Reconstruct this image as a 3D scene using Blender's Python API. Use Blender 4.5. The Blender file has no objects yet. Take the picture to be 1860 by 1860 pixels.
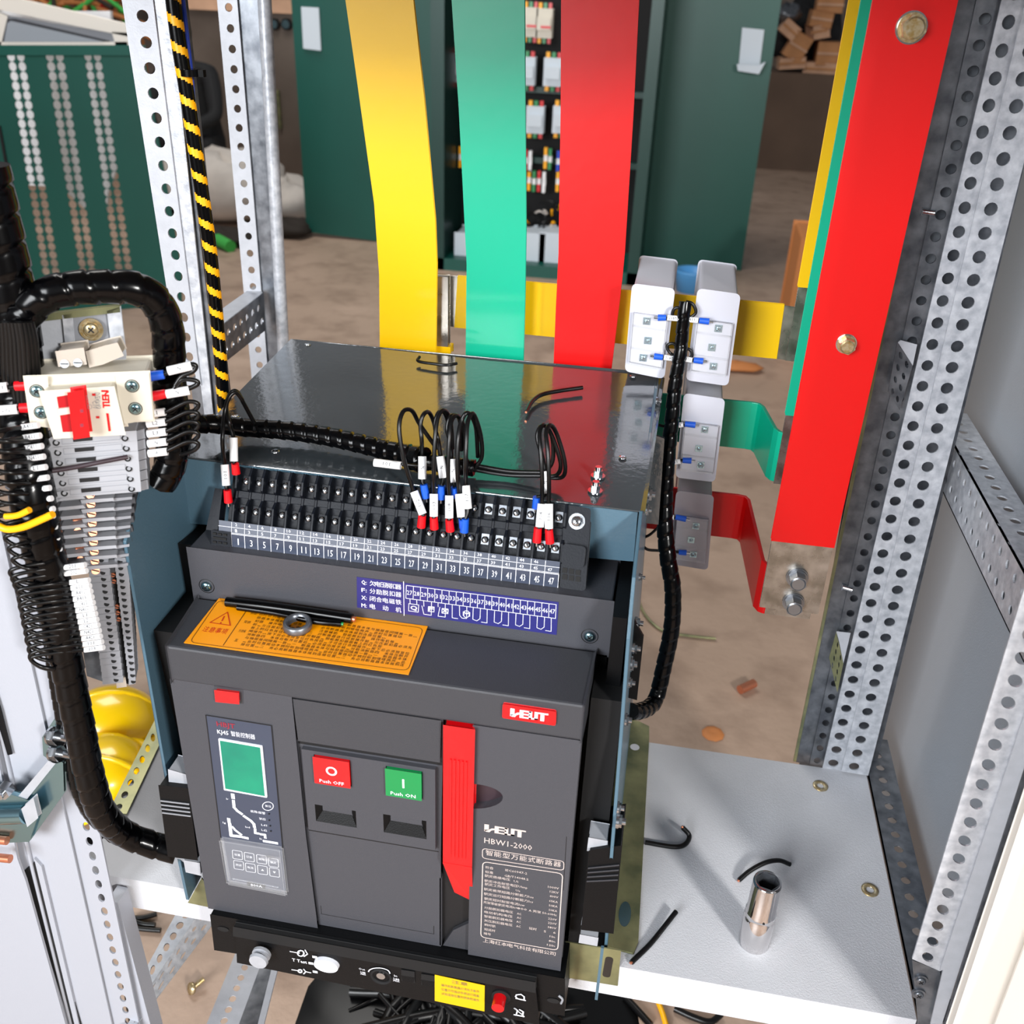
import bpy, math, random
from mathutils import Vector as V, Euler, Matrix
random.seed(7)
S = bpy.context.scene
COL = S.collection
PI = math.pi

# ------------------------------------------------------------------ camera
CAM = V((.2095, -.612, .85))
ROT = Euler((math.radians(61.50407), math.radians(-2.03503), math.radians(10.08506)), 'XYZ')
FPX = 1753.93
cd = bpy.data.cameras.new('camera'); cam = bpy.data.objects.new('camera', cd); COL.objects.link(cam)
cam.location = CAM; cam.rotation_euler = ROT
cd.sensor_width = 36; cd.lens = 36 * FPX / 1860; cd.clip_start = .02; cd.clip_end = 200
cd.dof.use_dof = True; cd.dof.focus_distance = .95; cd.dof.aperture_fstop = 9
S.camera = cam
# ------------------------------------------------------------------ world, lights, exposure
def lin(c):
    if isinstance(c, str):
        c = c.lstrip('#'); c = [int(c[i:i+2], 16) / 255 for i in (0, 2, 4)]
        c = [x / 12.92 if x <= .04045 else ((x + .055) / 1.055) ** 2.4 for x in c]
    return (c[0], c[1], c[2], 1)
w = bpy.data.worlds.new('world'); S.world = w; w.use_nodes = True
nt = w.node_tree; bg = nt.nodes['Background']
tc = nt.nodes.new('ShaderNodeTexCoord'); sx = nt.nodes.new('ShaderNodeSeparateXYZ'); cr = nt.nodes.new('ShaderNodeValToRGB')
nt.links.new(tc.outputs['Generated'], sx.inputs[0]); nt.links.new(sx.outputs['Z'], cr.inputs[0]); nt.links.new(cr.outputs[0], bg.inputs[0])
e = cr.color_ramp.elements; e[0].position = 0; e[0].color = (.22, .20, .18, 1); e[1].position = .75; e[1].color = (.13, .14, .15, 1)
m_ = e.new(.12); m_.color = (.48, .49, .52, 1)
bg.inputs[1].default_value = .62
def area(name, loc, target, size, energy, col=(1, 1, 1)):
    l = bpy.data.lights.new(name, 'AREA'); l.shape = 'SQUARE'; l.size = size; l.energy = energy; l.color = col
    o = bpy.data.objects.new(name, l); COL.objects.link(o); o.location = loc
    o.rotation_euler = (V(target) - V(loc)).to_track_quat('-Z', 'Y').to_euler(); return o
area('window_light', (2.05, -2.35, 1.6), (.1, .15, .2), .35, 90, (1, .98, .95))
area('front_fill_light', (-1.5, -3.9, 1.8), (0, .2, .3), 2.0, 250, (.94, .97, 1))  # added soft fill from the front left, not an actual opening
area('background_fill_light', (-2.0, 3.2, 4.2), (-1.3, 4.2, -.5), 2.5, 125, (1, .97, .93))  # added lamp that brightens the workshop background
S.view_settings.view_transform = 'Standard'; S.view_settings.look = 'None'
S.view_settings.exposure = .25; S.view_settings.gamma = 1; S.view_settings.use_curve_mapping = False

# ------------------------------------------------------------------ helpers
RM = ROT.to_matrix()
def ray(px, py): return RM @ V(((px - 930) / FPX, -(py - 930) / FPX, -1))
def at(px, py, ax, v):
    """point of the plane ax=v (or of the plane through point ax with normal v) seen at photo pixel px,py"""
    d = ray(px, py)
    if isinstance(ax, str):
        i = 'xyz'.index(ax); return CAM + d * ((v - CAM[i]) / d[i])
    n = V(v); return CAM + d * ((V(ax) - CAM).dot(n) / d.dot(n))
def ats(l, ax, v): return [at(x, y, ax, v) for x, y in l]

def mat(name, col, rough=.5, metal=0, nz=0, nscale=60, bump=0, bscale=400, coat=0, trans=0, emit=0, col2=None, spec=.5, alpha=1, rvar=0):
    m = bpy.data.materials.new(name); m.use_nodes = True; t = m.node_tree; b = t.nodes['Principled BSDF']
    b.inputs['Base Color'].default_value = lin(col); b.inputs['Roughness'].default_value = rough; b.inputs['Metallic'].default_value = metal
    b.inputs['Coat Weight'].default_value = coat; b.inputs['Coat Roughness'].default_value = .08
    b.inputs['Transmission Weight'].default_value = trans; b.inputs['Specular IOR Level'].default_value = spec
    b.inputs['Alpha'].default_value = alpha
    if emit: b.inputs['Emission Color'].default_value = lin(col); b.inputs['Emission Strength'].default_value = emit
    if nz or bump or rvar:
        c = t.nodes.new('ShaderNodeTexCoord')
    if nz or rvar:
        n = t.nodes.new('ShaderNodeTexNoise'); n.inputs['Scale'].default_value = nscale; n.inputs['Detail'].default_value = 5
        t.links.new(c.outputs['Object'], n.inputs['Vector'])
        if nz:
            r = t.nodes.new('ShaderNodeValToRGB'); r.color_ramp.elements[0].position = .32; r.color_ramp.elements[1].position = .68
            a = lin(col); bb = lin(col2) if col2 else tuple(x * (1 - nz) for x in a[:3]) + (1,)
            r.color_ramp.elements[0].color = bb; r.color_ramp.elements[1].color = a
            t.links.new(n.outputs['Fac'], r.inputs[0]); t.links.new(r.outputs[0], b.inputs['Base Color'])
        if rvar:
            mr = t.nodes.new('ShaderNodeMapRange'); mr.inputs['To Min'].default_value = max(0, rough - rvar); mr.inputs['To Max'].default_value = rough + rvar
            t.links.new(n.outputs['Fac'], mr.inputs['Value']); t.links.new(mr.outputs[0], b.inputs['Roughness'])
    if bump:
        n2 = t.nodes.new('ShaderNodeTexNoise'); n2.inputs['Scale'].default_value = bscale; n2.inputs['Detail'].default_value = 2
        t.links.new(c.outputs['Object'], n2.inputs['Vector'])
        bm = t.nodes.new('ShaderNodeBump'); bm.inputs['Strength'].default_value = bump; bm.inputs['Distance'].default_value = .001
        t.links.new(n2.outputs['Fac'], bm.inputs['Height']); t.links.new(bm.outputs[0], b.inputs['Normal'])
    return m
M = dict(
 face=mat('face_plastic', '#404147', .5, bump=.25, bscale=1500),
 cover=mat('cover_plastic', '#38393e', .5, bump=.25, bscale=1500),
 black=mat('black_plastic', '#0a0b0d', .45, spec=.2, bump=.2, bscale=900),
 pit=mat('black_matte', '#08080a', .8),
 term=mat('terminal_plastic', '#0f131b', .5, spec=.22, bump=.15, bscale=600),
 panel=mat('display_panel', '#3a4152', .3),
 seam=mat('seam', '#0d0d10', .6),
 lcd=mat('lcd_green', '#138a6a', .25, nz=.12, nscale=25, col2='#0c7660'),
 white=mat('print_white', '#e8eaf2', .5),
 gold=mat('print_pink_grey', '#cbbcb6', .4),
 red=mat('red_plastic', '#cf0710', .3, coat=.3),
 green=mat('green_plastic', '#078544', .3, coat=.3),
 maroon=mat('maroon_plastic', '#4a1524', .5),
 recess=mat('recess_plastic', '#33252c', .5),
 blue=mat('blue_sticker', '#27276c', .45),
 orange=mat('orange_sticker', '#ffa000', .4),
 oink=mat('sticker_ink', '#4a2c08', .5), rink=mat('sticker_red_ink', '#c8280c', .5), dred=mat('dull_red_print', '#8c2436', .5),
 ysticker=mat('yellow_sticker', '#dcb200', .4),
 hood=mat('hood_paint', '#3a4044', .12, nz=.3, nscale=14, bump=.25, bscale=160, coat=1, spec=.9, rvar=.05),
 plate=mat('blue_grey_paint', '#4a6676', .38, bump=.2, bscale=500, coat=.2),
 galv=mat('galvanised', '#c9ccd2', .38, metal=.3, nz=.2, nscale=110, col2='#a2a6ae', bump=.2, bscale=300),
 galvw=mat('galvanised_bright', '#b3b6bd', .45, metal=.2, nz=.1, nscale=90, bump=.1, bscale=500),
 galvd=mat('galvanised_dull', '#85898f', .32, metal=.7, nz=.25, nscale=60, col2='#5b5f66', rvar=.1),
 steel=mat('steel', '#cfd3d8', .18, metal=1, nz=.1, nscale=200),
 bsteel=mat('bluish_steel', '#8fb4bf', .22, metal=1),
 chrome=mat('chrome', '#d9d6d6', .07, metal=1),
 zinc=mat('yellow_zinc', '#a5a378', .35, metal=.6, nz=.3, nscale=25, col2='#6d7357', rvar=.1),
 gbolt=mat('gold_bolt', '#cfc3a4', .32, metal=.8, nz=.3, nscale=300, col2='#b3955c'),
 copper=mat('copper', '#d98a6a', .35, metal=.8),
 tin=mat('tinned_copper', '#b9b2aa', .28, metal=.85, nz=.35, nscale=45, col2='#7f7a70', rvar=.12),
 ybar=mat('yellow_sleeve', '#eebd00', .4, spec=.35, coat=.05, bump=.1, bscale=60),
 gbar=mat('green_sleeve', '#00a884', .36, spec=.45, coat=.1, bump=.1, bscale=60),
 rbar=mat('red_sleeve', '#d90708', .4, spec=.35, coat=.05, bump=.1, bscale=60),
 cable=mat('cable_black', '#020203', .20, coat=0, spec=.25),
 wire=mat('wire_black', '#060607', .33, spec=.4),
 tape=mat('tape_yellow', '#ffb100', .4),
 bwire=mat('wire_blue', '#1440c0', .4), ywire=mat('wire_yellow', '#ffb700', .4),
 ferr=mat('ferrule_red', '#e3101c', .35), ferb=mat('ferrule_blue', '#1856c8', .35),
 sleeve=mat('sleeve_white', '#f2f3f5', .45), ink=mat('ink_dark', '#30323a', .6),
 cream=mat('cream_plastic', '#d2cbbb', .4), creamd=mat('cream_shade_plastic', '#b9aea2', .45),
 gterm=mat('grey_terminal', '#a3a5ab', .45), gtermd=mat('grey_terminal_dark', '#8a8c92', .5),
 shelf=mat('powder_coat', '#cdced3', .55, nz=.06, nscale=20, bump=.35, bscale=700),
 panelw=mat('grey_panel_paint', '#9aa0a8', .45, bump=.25, bscale=600),
 postw=mat('pale_post_paint', '#a6a9b2', .42, bump=.15, bscale=500),
 door=mat('cream_door_paint', '#e9e2d8', .5),
 ct=mat('transformer_case', '#c0c1cb', .4), ctg=mat('transformer_case_clear', '#a9a7b0', .25, alpha=.82),
 glass=mat('clear_plastic', '#f4f6fa', .08, alpha=.08, spec=1),
 gp=mat('green_cabinet_paint', '#005045', .4, nz=.15, nscale=2), gp2=mat('green_cabinet_dark', '#013a33', .35, nz=.25, nscale=1.5), palletb=mat('pallet_brown', '#6a5648', .8, nz=.3, nscale=2), tdark=mat('terminal_dark_grey', '#3c3d41', .55), bolts=mat('bolt_steel', '#8d8f93', .35, metal=.9), redd=mat('shaded_red', '#a80c16', .35), sheetw=mat('white_sheet', '#f2f2f4', .6),
 label=mat('door_label_white', '#c9d3dc', .5),
 brown=mat('cabinet_brown_grey', '#8a7d72', .35, metal=.4, nz=.3, nscale=1.2, col2='#5c5048'),
 sack=mat('sack_white', '#d8d0c8', .8, nz=.25, nscale=5, bump=.6, bscale=30),
 card=mat('cardboard', '#c28a5c', .8, nz=.25, nscale=6), card2=mat('cardboard_pale', '#d5a98a', .8, nz=.25, nscale=6),
 cloth=mat('dark_cloth', '#17181b', .8), skin=mat('skin', '#c68e70', .5), hair=mat('hair_black', '#0d0b0b', .6),
 yhat=mat('helmet_yellow', '#ffd000', .25, coat=.5), wood=mat('wood_scrap', '#c07a44', .7), gcloth=mat('green_cloth', '#3fae4a', .7),
 bluep=mat('blue_pail', '#4f95cf', .4), debris=mat('dark_debris', '#2a221c', .8),
)
# floor material: concrete with stains
def floor_mat():
    m = bpy.data.materials.new('concrete'); m.use_nodes = True; t = m.node_tree; b = t.nodes['Principled BSDF']
    c = t.nodes.new('ShaderNodeTexCoord')
    def noise(s, d=6): 
        n = t.nodes.new('ShaderNodeTexNoise'); n.inputs['Scale'].default_value = s; n.inputs['Detail'].default_value = d
        t.links.new(c.outputs['Object'], n.inputs['Vector']); return n
    def ramp(n, p0, c0, p1, c1):
        r = t.nodes.new('ShaderNodeValToRGB'); r.color_ramp.elements[0].position = p0; r.color_ramp.elements[0].color = lin(c0)
        r.color_ramp.elements[1].position = p1; r.color_ramp.elements[1].color = lin(c1); t.links.new(n.outputs['Fac'], r.inputs[0]); return r
    r1 = ramp(noise(1.6), .3, '#a38b79', .7, '#bda390'); r2 = ramp(noise(9), .2, '#8f7f74', .55, '#ffffff')
    mx = t.nodes.new('ShaderNodeMix'); mx.data_type = 'RGBA'; mx.blend_type = 'MULTIPLY'; mx.inputs[0].default_value = .5
    t.links.new(r1.outputs[0], mx.inputs[6]); t.links.new(r2.outputs[0], mx.inputs[7]); t.links.new(mx.outputs[2], b.inputs['Base Color'])
    b.inputs['Roughness'].default_value = .5
    bm = t.nodes.new('ShaderNodeBump'); bm.inputs['Strength'].default_value = .2; bm.inputs['Distance'].default_value = .01
    t.links.new(noise(40).outputs['Fac'], bm.inputs['Height']); t.links.new(bm.outputs[0], b.inputs['Normal']); return m
M['floor'] = floor_mat()

def tag(o, label=None, cat=None, group=None, kind=None):
    if label: o['label'] = label
    if cat: o['category'] = cat
    if group: o['group'] = group
    if kind: o['kind'] = kind
    return o
def wloc(o):
    p = V((0, 0, 0))
    while o: p = p + V(o.location); o = o.parent
    return p
def thing(name, label, cat, loc, group=None):
    o = bpy.data.objects.new(name, None); COL.objects.link(o); o.location = loc; o.empty_display_size = .02
    return tag(o, label, cat, group)

_glyph = {}
def glyphs(s):
    if s not in _glyph:
        cu = bpy.data.curves.new('lettering', 'FONT'); cu.body = s; cu.resolution_u = 1 if len(s) > 1 else 2
        cu.align_x = 'CENTER'; cu.align_y = 'CENTER'
        ob = bpy.data.objects.new('lettering', cu); me = bpy.data.meshes.new_from_object(ob)
        vs = [v.co.copy() for v in me.vertices]; fs = [tuple(p.vertices) for p in me.polygons]
        bpy.data.objects.remove(ob); bpy.data.curves.remove(cu); bpy.data.meshes.remove(me)
        if vs:
            x0 = min(v.x for v in vs); x1 = max(v.x for v in vs)
        else: x0 = x1 = 0
        _glyph[s] = (vs, fs, x0, x1)
    return _glyph[s]

class MB:
    def __init__(s): s.v = []; s.f = []; s.m = []; s.sm = []
    def add(s, vs, fs, mi=0, smooth=False):
        b = len(s.v); s.v += [V(p) for p in vs]; s.f += [tuple(i + b for i in f) for f in fs]; s.m += [mi] * len(fs); s.sm += [smooth] * len(fs); return s
    def prism(s, pts, off, mi=0):
        n = len(pts); off = V(off); pts = [V(p) for p in pts]
        s.add(pts + [p + off for p in pts], [tuple(range(n)), tuple(range(2 * n - 1, n - 1, -1))] + [(i, (i + 1) % n, n + (i + 1) % n, n + i) for i in range(n)], mi); return s
    def flat(s, pts, mi=0): s.add(pts, [tuple(range(len(pts)))], mi); return s
    def box(s, a, b, mi=0):
        x0, y0, z0 = a; x1, y1, z1 = b
        return s.prism([(x0, y0, z0), (x1, y0, z0), (x1, y0, z1), (x0, y0, z1)], (0, y1 - y0, 0), mi)
    def obox(s, c, ux, uy, uz, mi=0):
        c, ux, uy, uz = V(c), V(ux), V(uy), V(uz)
        return s.prism([c - ux - uy - uz, c + ux - uy - uz, c + ux + uy - uz, c - ux + uy - uz], uz * 2, mi)
    def cyl(s, p0, p1, r0, r1=None, n=20, mi=0, smooth=True, caps=True, phase=0):
        p0, p1 = V(p0), V(p1); r1 = r0 if r1 is None else r1; d = (p1 - p0).normalized()
        a = d.orthogonal().normalized(); b = d.cross(a); vs = []
        for p, r in ((p0, r0), (p1, r1)):
            vs += [p + (a * math.cos(phase + 2 * PI * i / n) + b * math.sin(phase + 2 * PI * i / n)) * r for i in range(n)]
        s.add(vs, [(i, (i + 1) % n, n + (i + 1) % n, n + i) for i in range(n)], mi, smooth)
        if caps: s.add(vs, [tuple(range(n - 1, -1, -1)), tuple(range(n, 2 * n))], mi)
        return s
    def lathe(s, c, axis, prof, n=24, mi=0, smooth=True):
        c = V(c); d = V(axis).normalized(); a = d.orthogonal().normalized(); b = d.cross(a); vs = []
        for r, h in prof: vs += [c + d * h + (a * math.cos(2 * PI * i / n) + b * math.sin(2 * PI * i / n)) * r for i in range(n)]
        fs = [(j * n + i, j * n + (i + 1) % n, (j + 1) * n + (i + 1) % n, (j + 1) * n + i) for j in range(len(prof) - 1) for i in range(n)]
        s.add(vs, fs, mi, smooth); return s
    def tube(s, path, r, n=10, mi=0, seg=6, wrap=0, caps=True, flat=None):
        P = smooth_path([V(p) for p in path], seg) if seg > 1 else [V(p) for p in path]
        if wrap:
            P = resample(P, wrap / 8)
        L = [0]
        for i in range(1, len(P)): L.append(L[-1] + (P[i] - P[i - 1]).length)
        t = (P[1] - P[0]).normalized(); a = t.orthogonal().normalized(); vs = []
        for i, p in enumerate(P):
            t2 = (P[min(i + 1, len(P) - 1)] - P[max(i - 1, 0)])
            t2 = t2.normalized() if t2.length > 1e-9 else t
            a = (a - t2 * a.dot(t2)); a = a.normalized() if a.length > 1e-6 else t2.orthogonal().normalized()
            b = t2.cross(a); t = t2
            rr = r if not callable(r) else r(L[i] / max(L[-1], 1e-9))
            for k in range(n):
                th = 2 * PI * k / n; q = rr
                if wrap:
                    fr = (L[i] / wrap - k / n) % 1; q = rr * (1 + .09 * fr - (.10 if fr < .1 else 0))
                vs.append(p + (a * math.cos(th) + b * math.sin(th)) * q)
        m = len(P)
        s.add(vs, [(j * n + k, j * n + (k + 1) % n, (j + 1) * n + (k + 1) % n, (j + 1) * n + k) for j in range(m - 1) for k in range(n)], mi, not wrap or True)
        if caps: s.add(vs, [tuple(range(n - 1, -1, -1)), tuple(range((m - 1) * n, m * n))], mi)
        return s
    def text(s, body, c, ux, uy, size, mi=0, width=None, bold=0):
        vs, fs, x0, x1 = glyphs(body); c, ux, uy = V(c), V(ux).normalized(), V(uy).normalized()
        k = size; kx = size
        if width and x1 > x0: kx = width / (x1 - x0)
        mid = (x0 + x1) / 2; nn = ux.cross(uy)
        offs = [(0, 0)] + ([(bold, 0), (0, bold), (bold, bold)] if bold else [])
        for j, (ox, oy) in enumerate(offs):
            s.add([c + ux * ((v.x - mid) * kx + ox) + uy * ((v.y - .02) * k + oy) + nn * (.00002 * j) for v in vs], fs, mi)
        return s
    def line(s, pts, wd, nrm, mi=0, closed=False):
        pts = [V(p) for p in pts]; nrm = V(nrm).normalized()
        if closed: pts = pts + [pts[0]]
        for k_, (p, q) in enumerate(zip(pts, pts[1:])):
            p = p + nrm * (.00003 * (k_ % 3)); q = q + nrm * (.00003 * (k_ % 3)); d = (q - p)
            if d.length < 1e-9: continue
            d.normalize(); sd = d.cross(nrm) * wd / 2; e_ = d * wd * .35
            s.add([p - e_ - sd, q + e_ - sd, q + e_ + sd, p - e_ + sd], [(0, 1, 2, 3)], mi)
        return s
    def perf(s, q, rows, n, r, th, mi=0, slot=1.0, stag=0, inset=.5, K=14):
        """perforated plate: q = 4 corners (A0 left start, A1 right start, B1 right end, B0 left end); rows = list of across-fractions;
        n holes along; r = hole radius in metres; th = thickness vector"""
        A0, A1, B1, B0 = [V(p) for p in q]; th = V(th); W = (A1 - A0).length; Ln = ((B0 - A0).length + (B1 - A1).length) / 2; W2 = ((A1 - A0).length + (B1 - B0).length) / 2
        P = lambda u, v: (A0 * (1 - u) + A1 * u) * (1 - v) + (B0 * (1 - u) + B1 * u) * v
        rows = sorted(rows); ed = [0] + [(rows[i] + rows[i + 1]) / 2 for i in range(len(rows) - 1)] + [1]
        for ri, rc in enumerate(rows):
            u0, u1 = ed[ri], ed[ri + 1]; sh = (stag if ri % 2 else 0)
            cells = []; v = 0
            if sh: cells.append((0, sh / n, None))
            for i in range(n - (1 if sh else 0)):
                a = (i + sh) / n; cells.append((a, a + 1 / n, (a + .5 / n)))
            if sh: cells.append((cells[-1][1], 1, None))
            for a, b, hc in cells:
                if hc is None:
                    c4 = [P(u0, a), P(u1, a), P(u1, b), P(u0, b)]; s.add(c4 + [p + th for p in c4], [(0, 1, 2, 3), (7, 6, 5, 4)], mi); continue
                outer = []; inner = []
                hu, hv = (u1 - u0) / 2, (b - a) / 2
                for k in range(K):
                    an = 2 * PI * (k + .5) / K; cx, cy = math.cos(an), math.sin(an)
                    inner.append((rc + cx * r / W2, hc + cy * r * slot / Ln))
                    # outer square point
                    m_ = max(abs(cx), abs(cy)); outer.append(((u0 + u1) / 2 + hu * cx / m_, (a + b) / 2 + hv * cy / m_))
                # corners inserted
                vs = [P(*o) for o in outer] + [P(*o) for o in inner]
                fs = [(k, (k + 1) % K, K + (k + 1) % K, K + k) for k in range(K)]
                cs = [(u1, b), (u0, b), (u0, a), (u1, a)]
                ci = len(vs); vs += [P(*c) for c in cs]; ex = []
                for j, qd in enumerate((PI / 4, 3 * PI / 4, 5 * PI / 4, 7 * PI / 4)):
                    for k in range(K):
                        a1 = 2 * PI * (k + .5) / K; a2 = 2 * PI * (k + 1.5) / K
                        if a1 <= qd < a2 and a1 != qd: ex.append((k, ci + j, (k + 1) % K))
                N = len(vs); allf = fs + ex
                s.add(vs + [p + th for p in vs], [f for f in allf] + [tuple(i + N for i in reversed(f)) for f in allf] + [(K + k, K + (k + 1) % K, N + K + (k + 1) % K, N + K + k) for k in range(K)], mi)
        E4 = [A0, A1, B1, B0]
        s.add(E4 + [p + th for p in E4], [(i, (i + 1) % 4, 4 + (i + 1) % 4, 4 + i) for i in range(4)], mi); return s
    def build(s, name, mats, parent=None, bevel=0, label=None, cat=None, group=None, kind=None):
        me = bpy.data.meshes.new(name)
        if parent is not None: o0 = wloc(parent)
        else:
            xs = [p.x for p in s.v]; ys = [p.y for p in s.v]; zs = [p.z for p in s.v]
            o0 = V(((min(xs) + max(xs)) / 2, (min(ys) + max(ys)) / 2, min(zs)))
        me.from_pydata([tuple(p - o0) for p in s.v], [], s.f)
        ms = mats if isinstance(mats, (list, tuple)) else [mats]
        for m in ms: me.materials.append(M[m] if isinstance(m, str) else m)
        for p, mi, sm in zip(me.polygons, s.m, s.sm): p.material_index = mi; p.use_smooth = sm
        me.update()
        o = bpy.data.objects.new(name, me); COL.objects.link(o)
        if parent is not None: o.parent = parent
        else: o.location = o0
        if bevel:
            b = o.modifiers.new('bevel', 'BEVEL'); b.width = bevel; b.segments = 2; b.limit_method = 'ANGLE'; b.angle_limit = math.radians(40)
        return tag(o, label, cat, group, kind)

def smooth_path(P, seg):
    if len(P) < 3: 
        return [P[0].lerp(P[-1], i / seg) for i in range(seg + 1)]
    Q = [P[0] * 2 - P[1]] + P + [P[-1] * 2 - P[-2]]; out = []
    for i in range(1, len(Q) - 2):
        a, b, c, d = Q[i - 1], Q[i], Q[i + 1], Q[i + 2]
        for k in range(seg):
            t = k / seg
            out.append(.5 * ((2 * b) + (c - a) * t + (2 * a - 5 * b + 4 * c - d) * t * t + (3 * b - a - 3 * c + d) * t ** 3))
    out.append(P[-1]); return out
def resample(P, st):
    L = sum((b - a).length for a, b in zip(P, P[1:])); n = max(4, min(700, int(L / st))); out = [P[0]]; i = 0; acc = 0; d = 0
    for k in range(1, n):
        tgt = L * k / n
        while i < len(P) - 2 and acc + (P[i + 1] - P[i]).length < tgt: acc += (P[i + 1] - P[i]).length; i += 1
        sl = (P[i + 1] - P[i]).length; out.append(P[i].lerp(P[i + 1], min(1, (tgt - acc) / max(sl, 1e-9))))
    out.append(P[-1]); return out
def rrect(P, r, c=4):
    """rounded outline from 4 corner points (any parallelogram)"""
    out = []
    for i in range(4):
        p, a, b = V(P[i]), V(P[i - 1]), V(P[(i + 1) % 4]); da = (a - p).normalized() * r; db = (b - p).normalized() * r
        for k in range(c + 1):
            t = k / c; out.append((p + da) * (1 - t) ** 2 + p * 2 * t * (1 - t) + (p + db) * t * t)
    return out
def bolt(mb, p, d, r, h=None, mi=0, washer=1.35, thread=0):
    p, d = V(p), V(d).normalized(); h = h or r * .9
    if washer: mb.cyl(p, p + d * r * .25, r * washer, n=24, mi=mi)
    mb.cyl(p + d * r * .25, p + d * (r * .25 + h), r, n=6, mi=mi, smooth=False)
    mb.cyl(p + d * (r * .25 + h), p + d * (r * .35 + h), r * .85, r * .7, n=20, mi=mi)
    if thread: mb.cyl(p + d * h, p + d * (h + thread), r * .55, n=12, mi=mi)
    return mb
def phillips(mb, p, d, r, mi=0, mi2=1):
    p, d = V(p), V(d).normalized(); a = d.orthogonal().normalized(); b = d.cross(a)
    mb.lathe(p, d, [(r, 0), (r, r * .25), (r * .8, r * .45), (r * .35, r * .55), (0.0001, r * .56)], n=16, mi=mi)
    for u, v in ((a, b), (b, a)):
        mb.obox(p + d * r * .56, u * r * .55, v * r * .11, d * r * .04, mi2)
    return mb
X, Y, Z = V((1, 0, 0)), V((0, 1, 0)), V((0, 0, 1))
#==PART2==
# ------------------------------------------------------------------ setting
mb = MB(); mb.prism([(-30, -6, -.5), (30, -6, -.5), (30, 60, -.5), (-30, 60, -.5)], (0, 0, -.05)); mb.build('floor', 'floor', kind='structure')

# ------------------------------------------------------------------ shelf
SH = thing('mounting_shelf', 'light grey powder coated steel shelf the circuit breaker stands on', 'shelf', (.08, .03, -.045))
mb = MB(); mb.box((-.36, .0296, -.002), (.518, .364, 0)); mb.build('shelf_plate', 'shelf', SH)
mb = MB(); mb.box((-.36, .0295, -.045), (.518, .0315, -.0004)); mb.build('front_lip', 'shelf', SH)
for px, py in ((1490, 1428), (1580, 1617)):
    c = at(px, py, 'z', 0); mb = MB()
    mb.lathe(c + Z * .0002, Z, [(.0042, 0), (.0042, .0008), (.0092, .0008), (.0092, 0)], n=28)
    tag(mb.build('brass_washer', 'gbolt'), 'flat brass washer lying on the grey shelf ' + ('near the perforated corner post' if py < 1500 else 'beside the chrome socket, nearer the front edge'), 'washer')

# ------------------------------------------------------------------ circuit breaker body
BR = thing('circuit_breaker', 'dark grey air circuit breaker with green display and red handle', 'circuit breaker', (0, .03, .025))
F = lambda px, py, y=0.0: at(px, py, 'y', y)
mb = MB(); mb.box((-.176, .009, .0255), (.176, .075, .345)); mb.box((-.19, .071, .06), (.19, .30, .345)); mb.build('body', 'black', BR)
ZT, ZB, ZS = .350, .0255, .3125
# top band and top surface
mb = MB(); mb.prism([(-.178, -.006, ZS + .0008), (-.178, -.006, ZT), (-.186, .068, ZT), (-.186, .068, ZS)], (.357, 0, 0))
mb.v = [V((p.x + (.010 if p.x > 0 and p.y > .05 else 0), p.y, p.z)) for p in mb.v]; mb.build('top_cover', 'cover', BR, bevel=.0022)
# left cover with display opening drawn as raised plates
def plate_part(name, pts, y0, y1, m, bev=.0015, parent=BR, label=None):
    mb = MB(); mb.prism([V((p[0], y0, p[1])) for p in pts], (0, y1 - y0, 0)); return mb.build(name, m, parent, bevel=bev, label=label)
plate_part('left_cover', [(-.178, ZB), (-.0665, ZB), (-.0700, .150), (-.0712, ZS), (-.178, ZS)], -.0055, .01, 'face', .002)
plate_part('centre_cover', [(-.0635, ZB), (.0585, ZB), (.0585, .150), (.0605, ZS), (-.0690, ZS), (-.0675, .150)], -.0015, .01, 'face')
# right cover with half-oval finger recess
pts = [(.0885, ZB), (.178, ZB), (.178, ZS), (.0885, ZS), (.0885, .247)]
c0 = F(866, 1418); R_ = F(918, 1412).x - .0885
pts += [(.0885 + R_ * math.sin(a), .233 + .0150 * math.cos(a) + .004 * math.sin(a)) for a in [PI * i / 14 for i in range(15)]]
plate_part('right_cover', pts, -.0055, .01, 'face', .0012)
mb = MB(); mb.box((.086, .0035, .21), (.125, .0087, .26)); mb.build('finger_recess', 'recess', BR)
# handle channel and red charging handle
mb = MB(); mb.box((.0607, .0035, ZB + .0005), (.0883, .0088, ZS)); mb.build('handle_channel', 'seam', BR)
mb = MB(); mb.prism([(.0588, -.0015, ZB), (.0608, -.0015, ZB), (.0608, -.0015, .12), (.0588, -.0015, .12)], (0, .01, 0)); mb.prism([(.062, .003, ZB), (.088, .003, ZB), (.088, .003, .065), (.072, .003, .05)], (0, -.004, 0)); mb.build('channel_floor', 'cover', BR)
H = MB(); hl = F(811, 1300).x + .0008; hr = F(865, 1306).x; zt = .311; zb = .150
H.prism([(hl, -.010, zb), (hr, -.010, zb), (hr, -.010, zt), (hl, -.010, zt)], (0, .012, 0))
H.prism([(hl, -.010, zb), (hr, -.010, zb), (hr, -.002, .098), (hl + .009, -.002, .105)], (0, .006, 0))
hand = H.build('charging_handle', 'red', BR, bevel=.0012, label='long red folding charging handle')
mb = MB()
for k in range(5): x = hl + .0055 + k * (hr - hl - .011) / 4; mb.box((x - .0006, -.0110, zb + .01), (x + .0006, -.0098, zt - .035))
mb.build('rib', 'red', hand, bevel=.0003)
plate_part('red_badge', [(p.x, p.z) for p in (F(399, 1243), F(440, 1248), F(441, 1266), F(401, 1262))], -.009, -.004, 'red', .0008)
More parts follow.
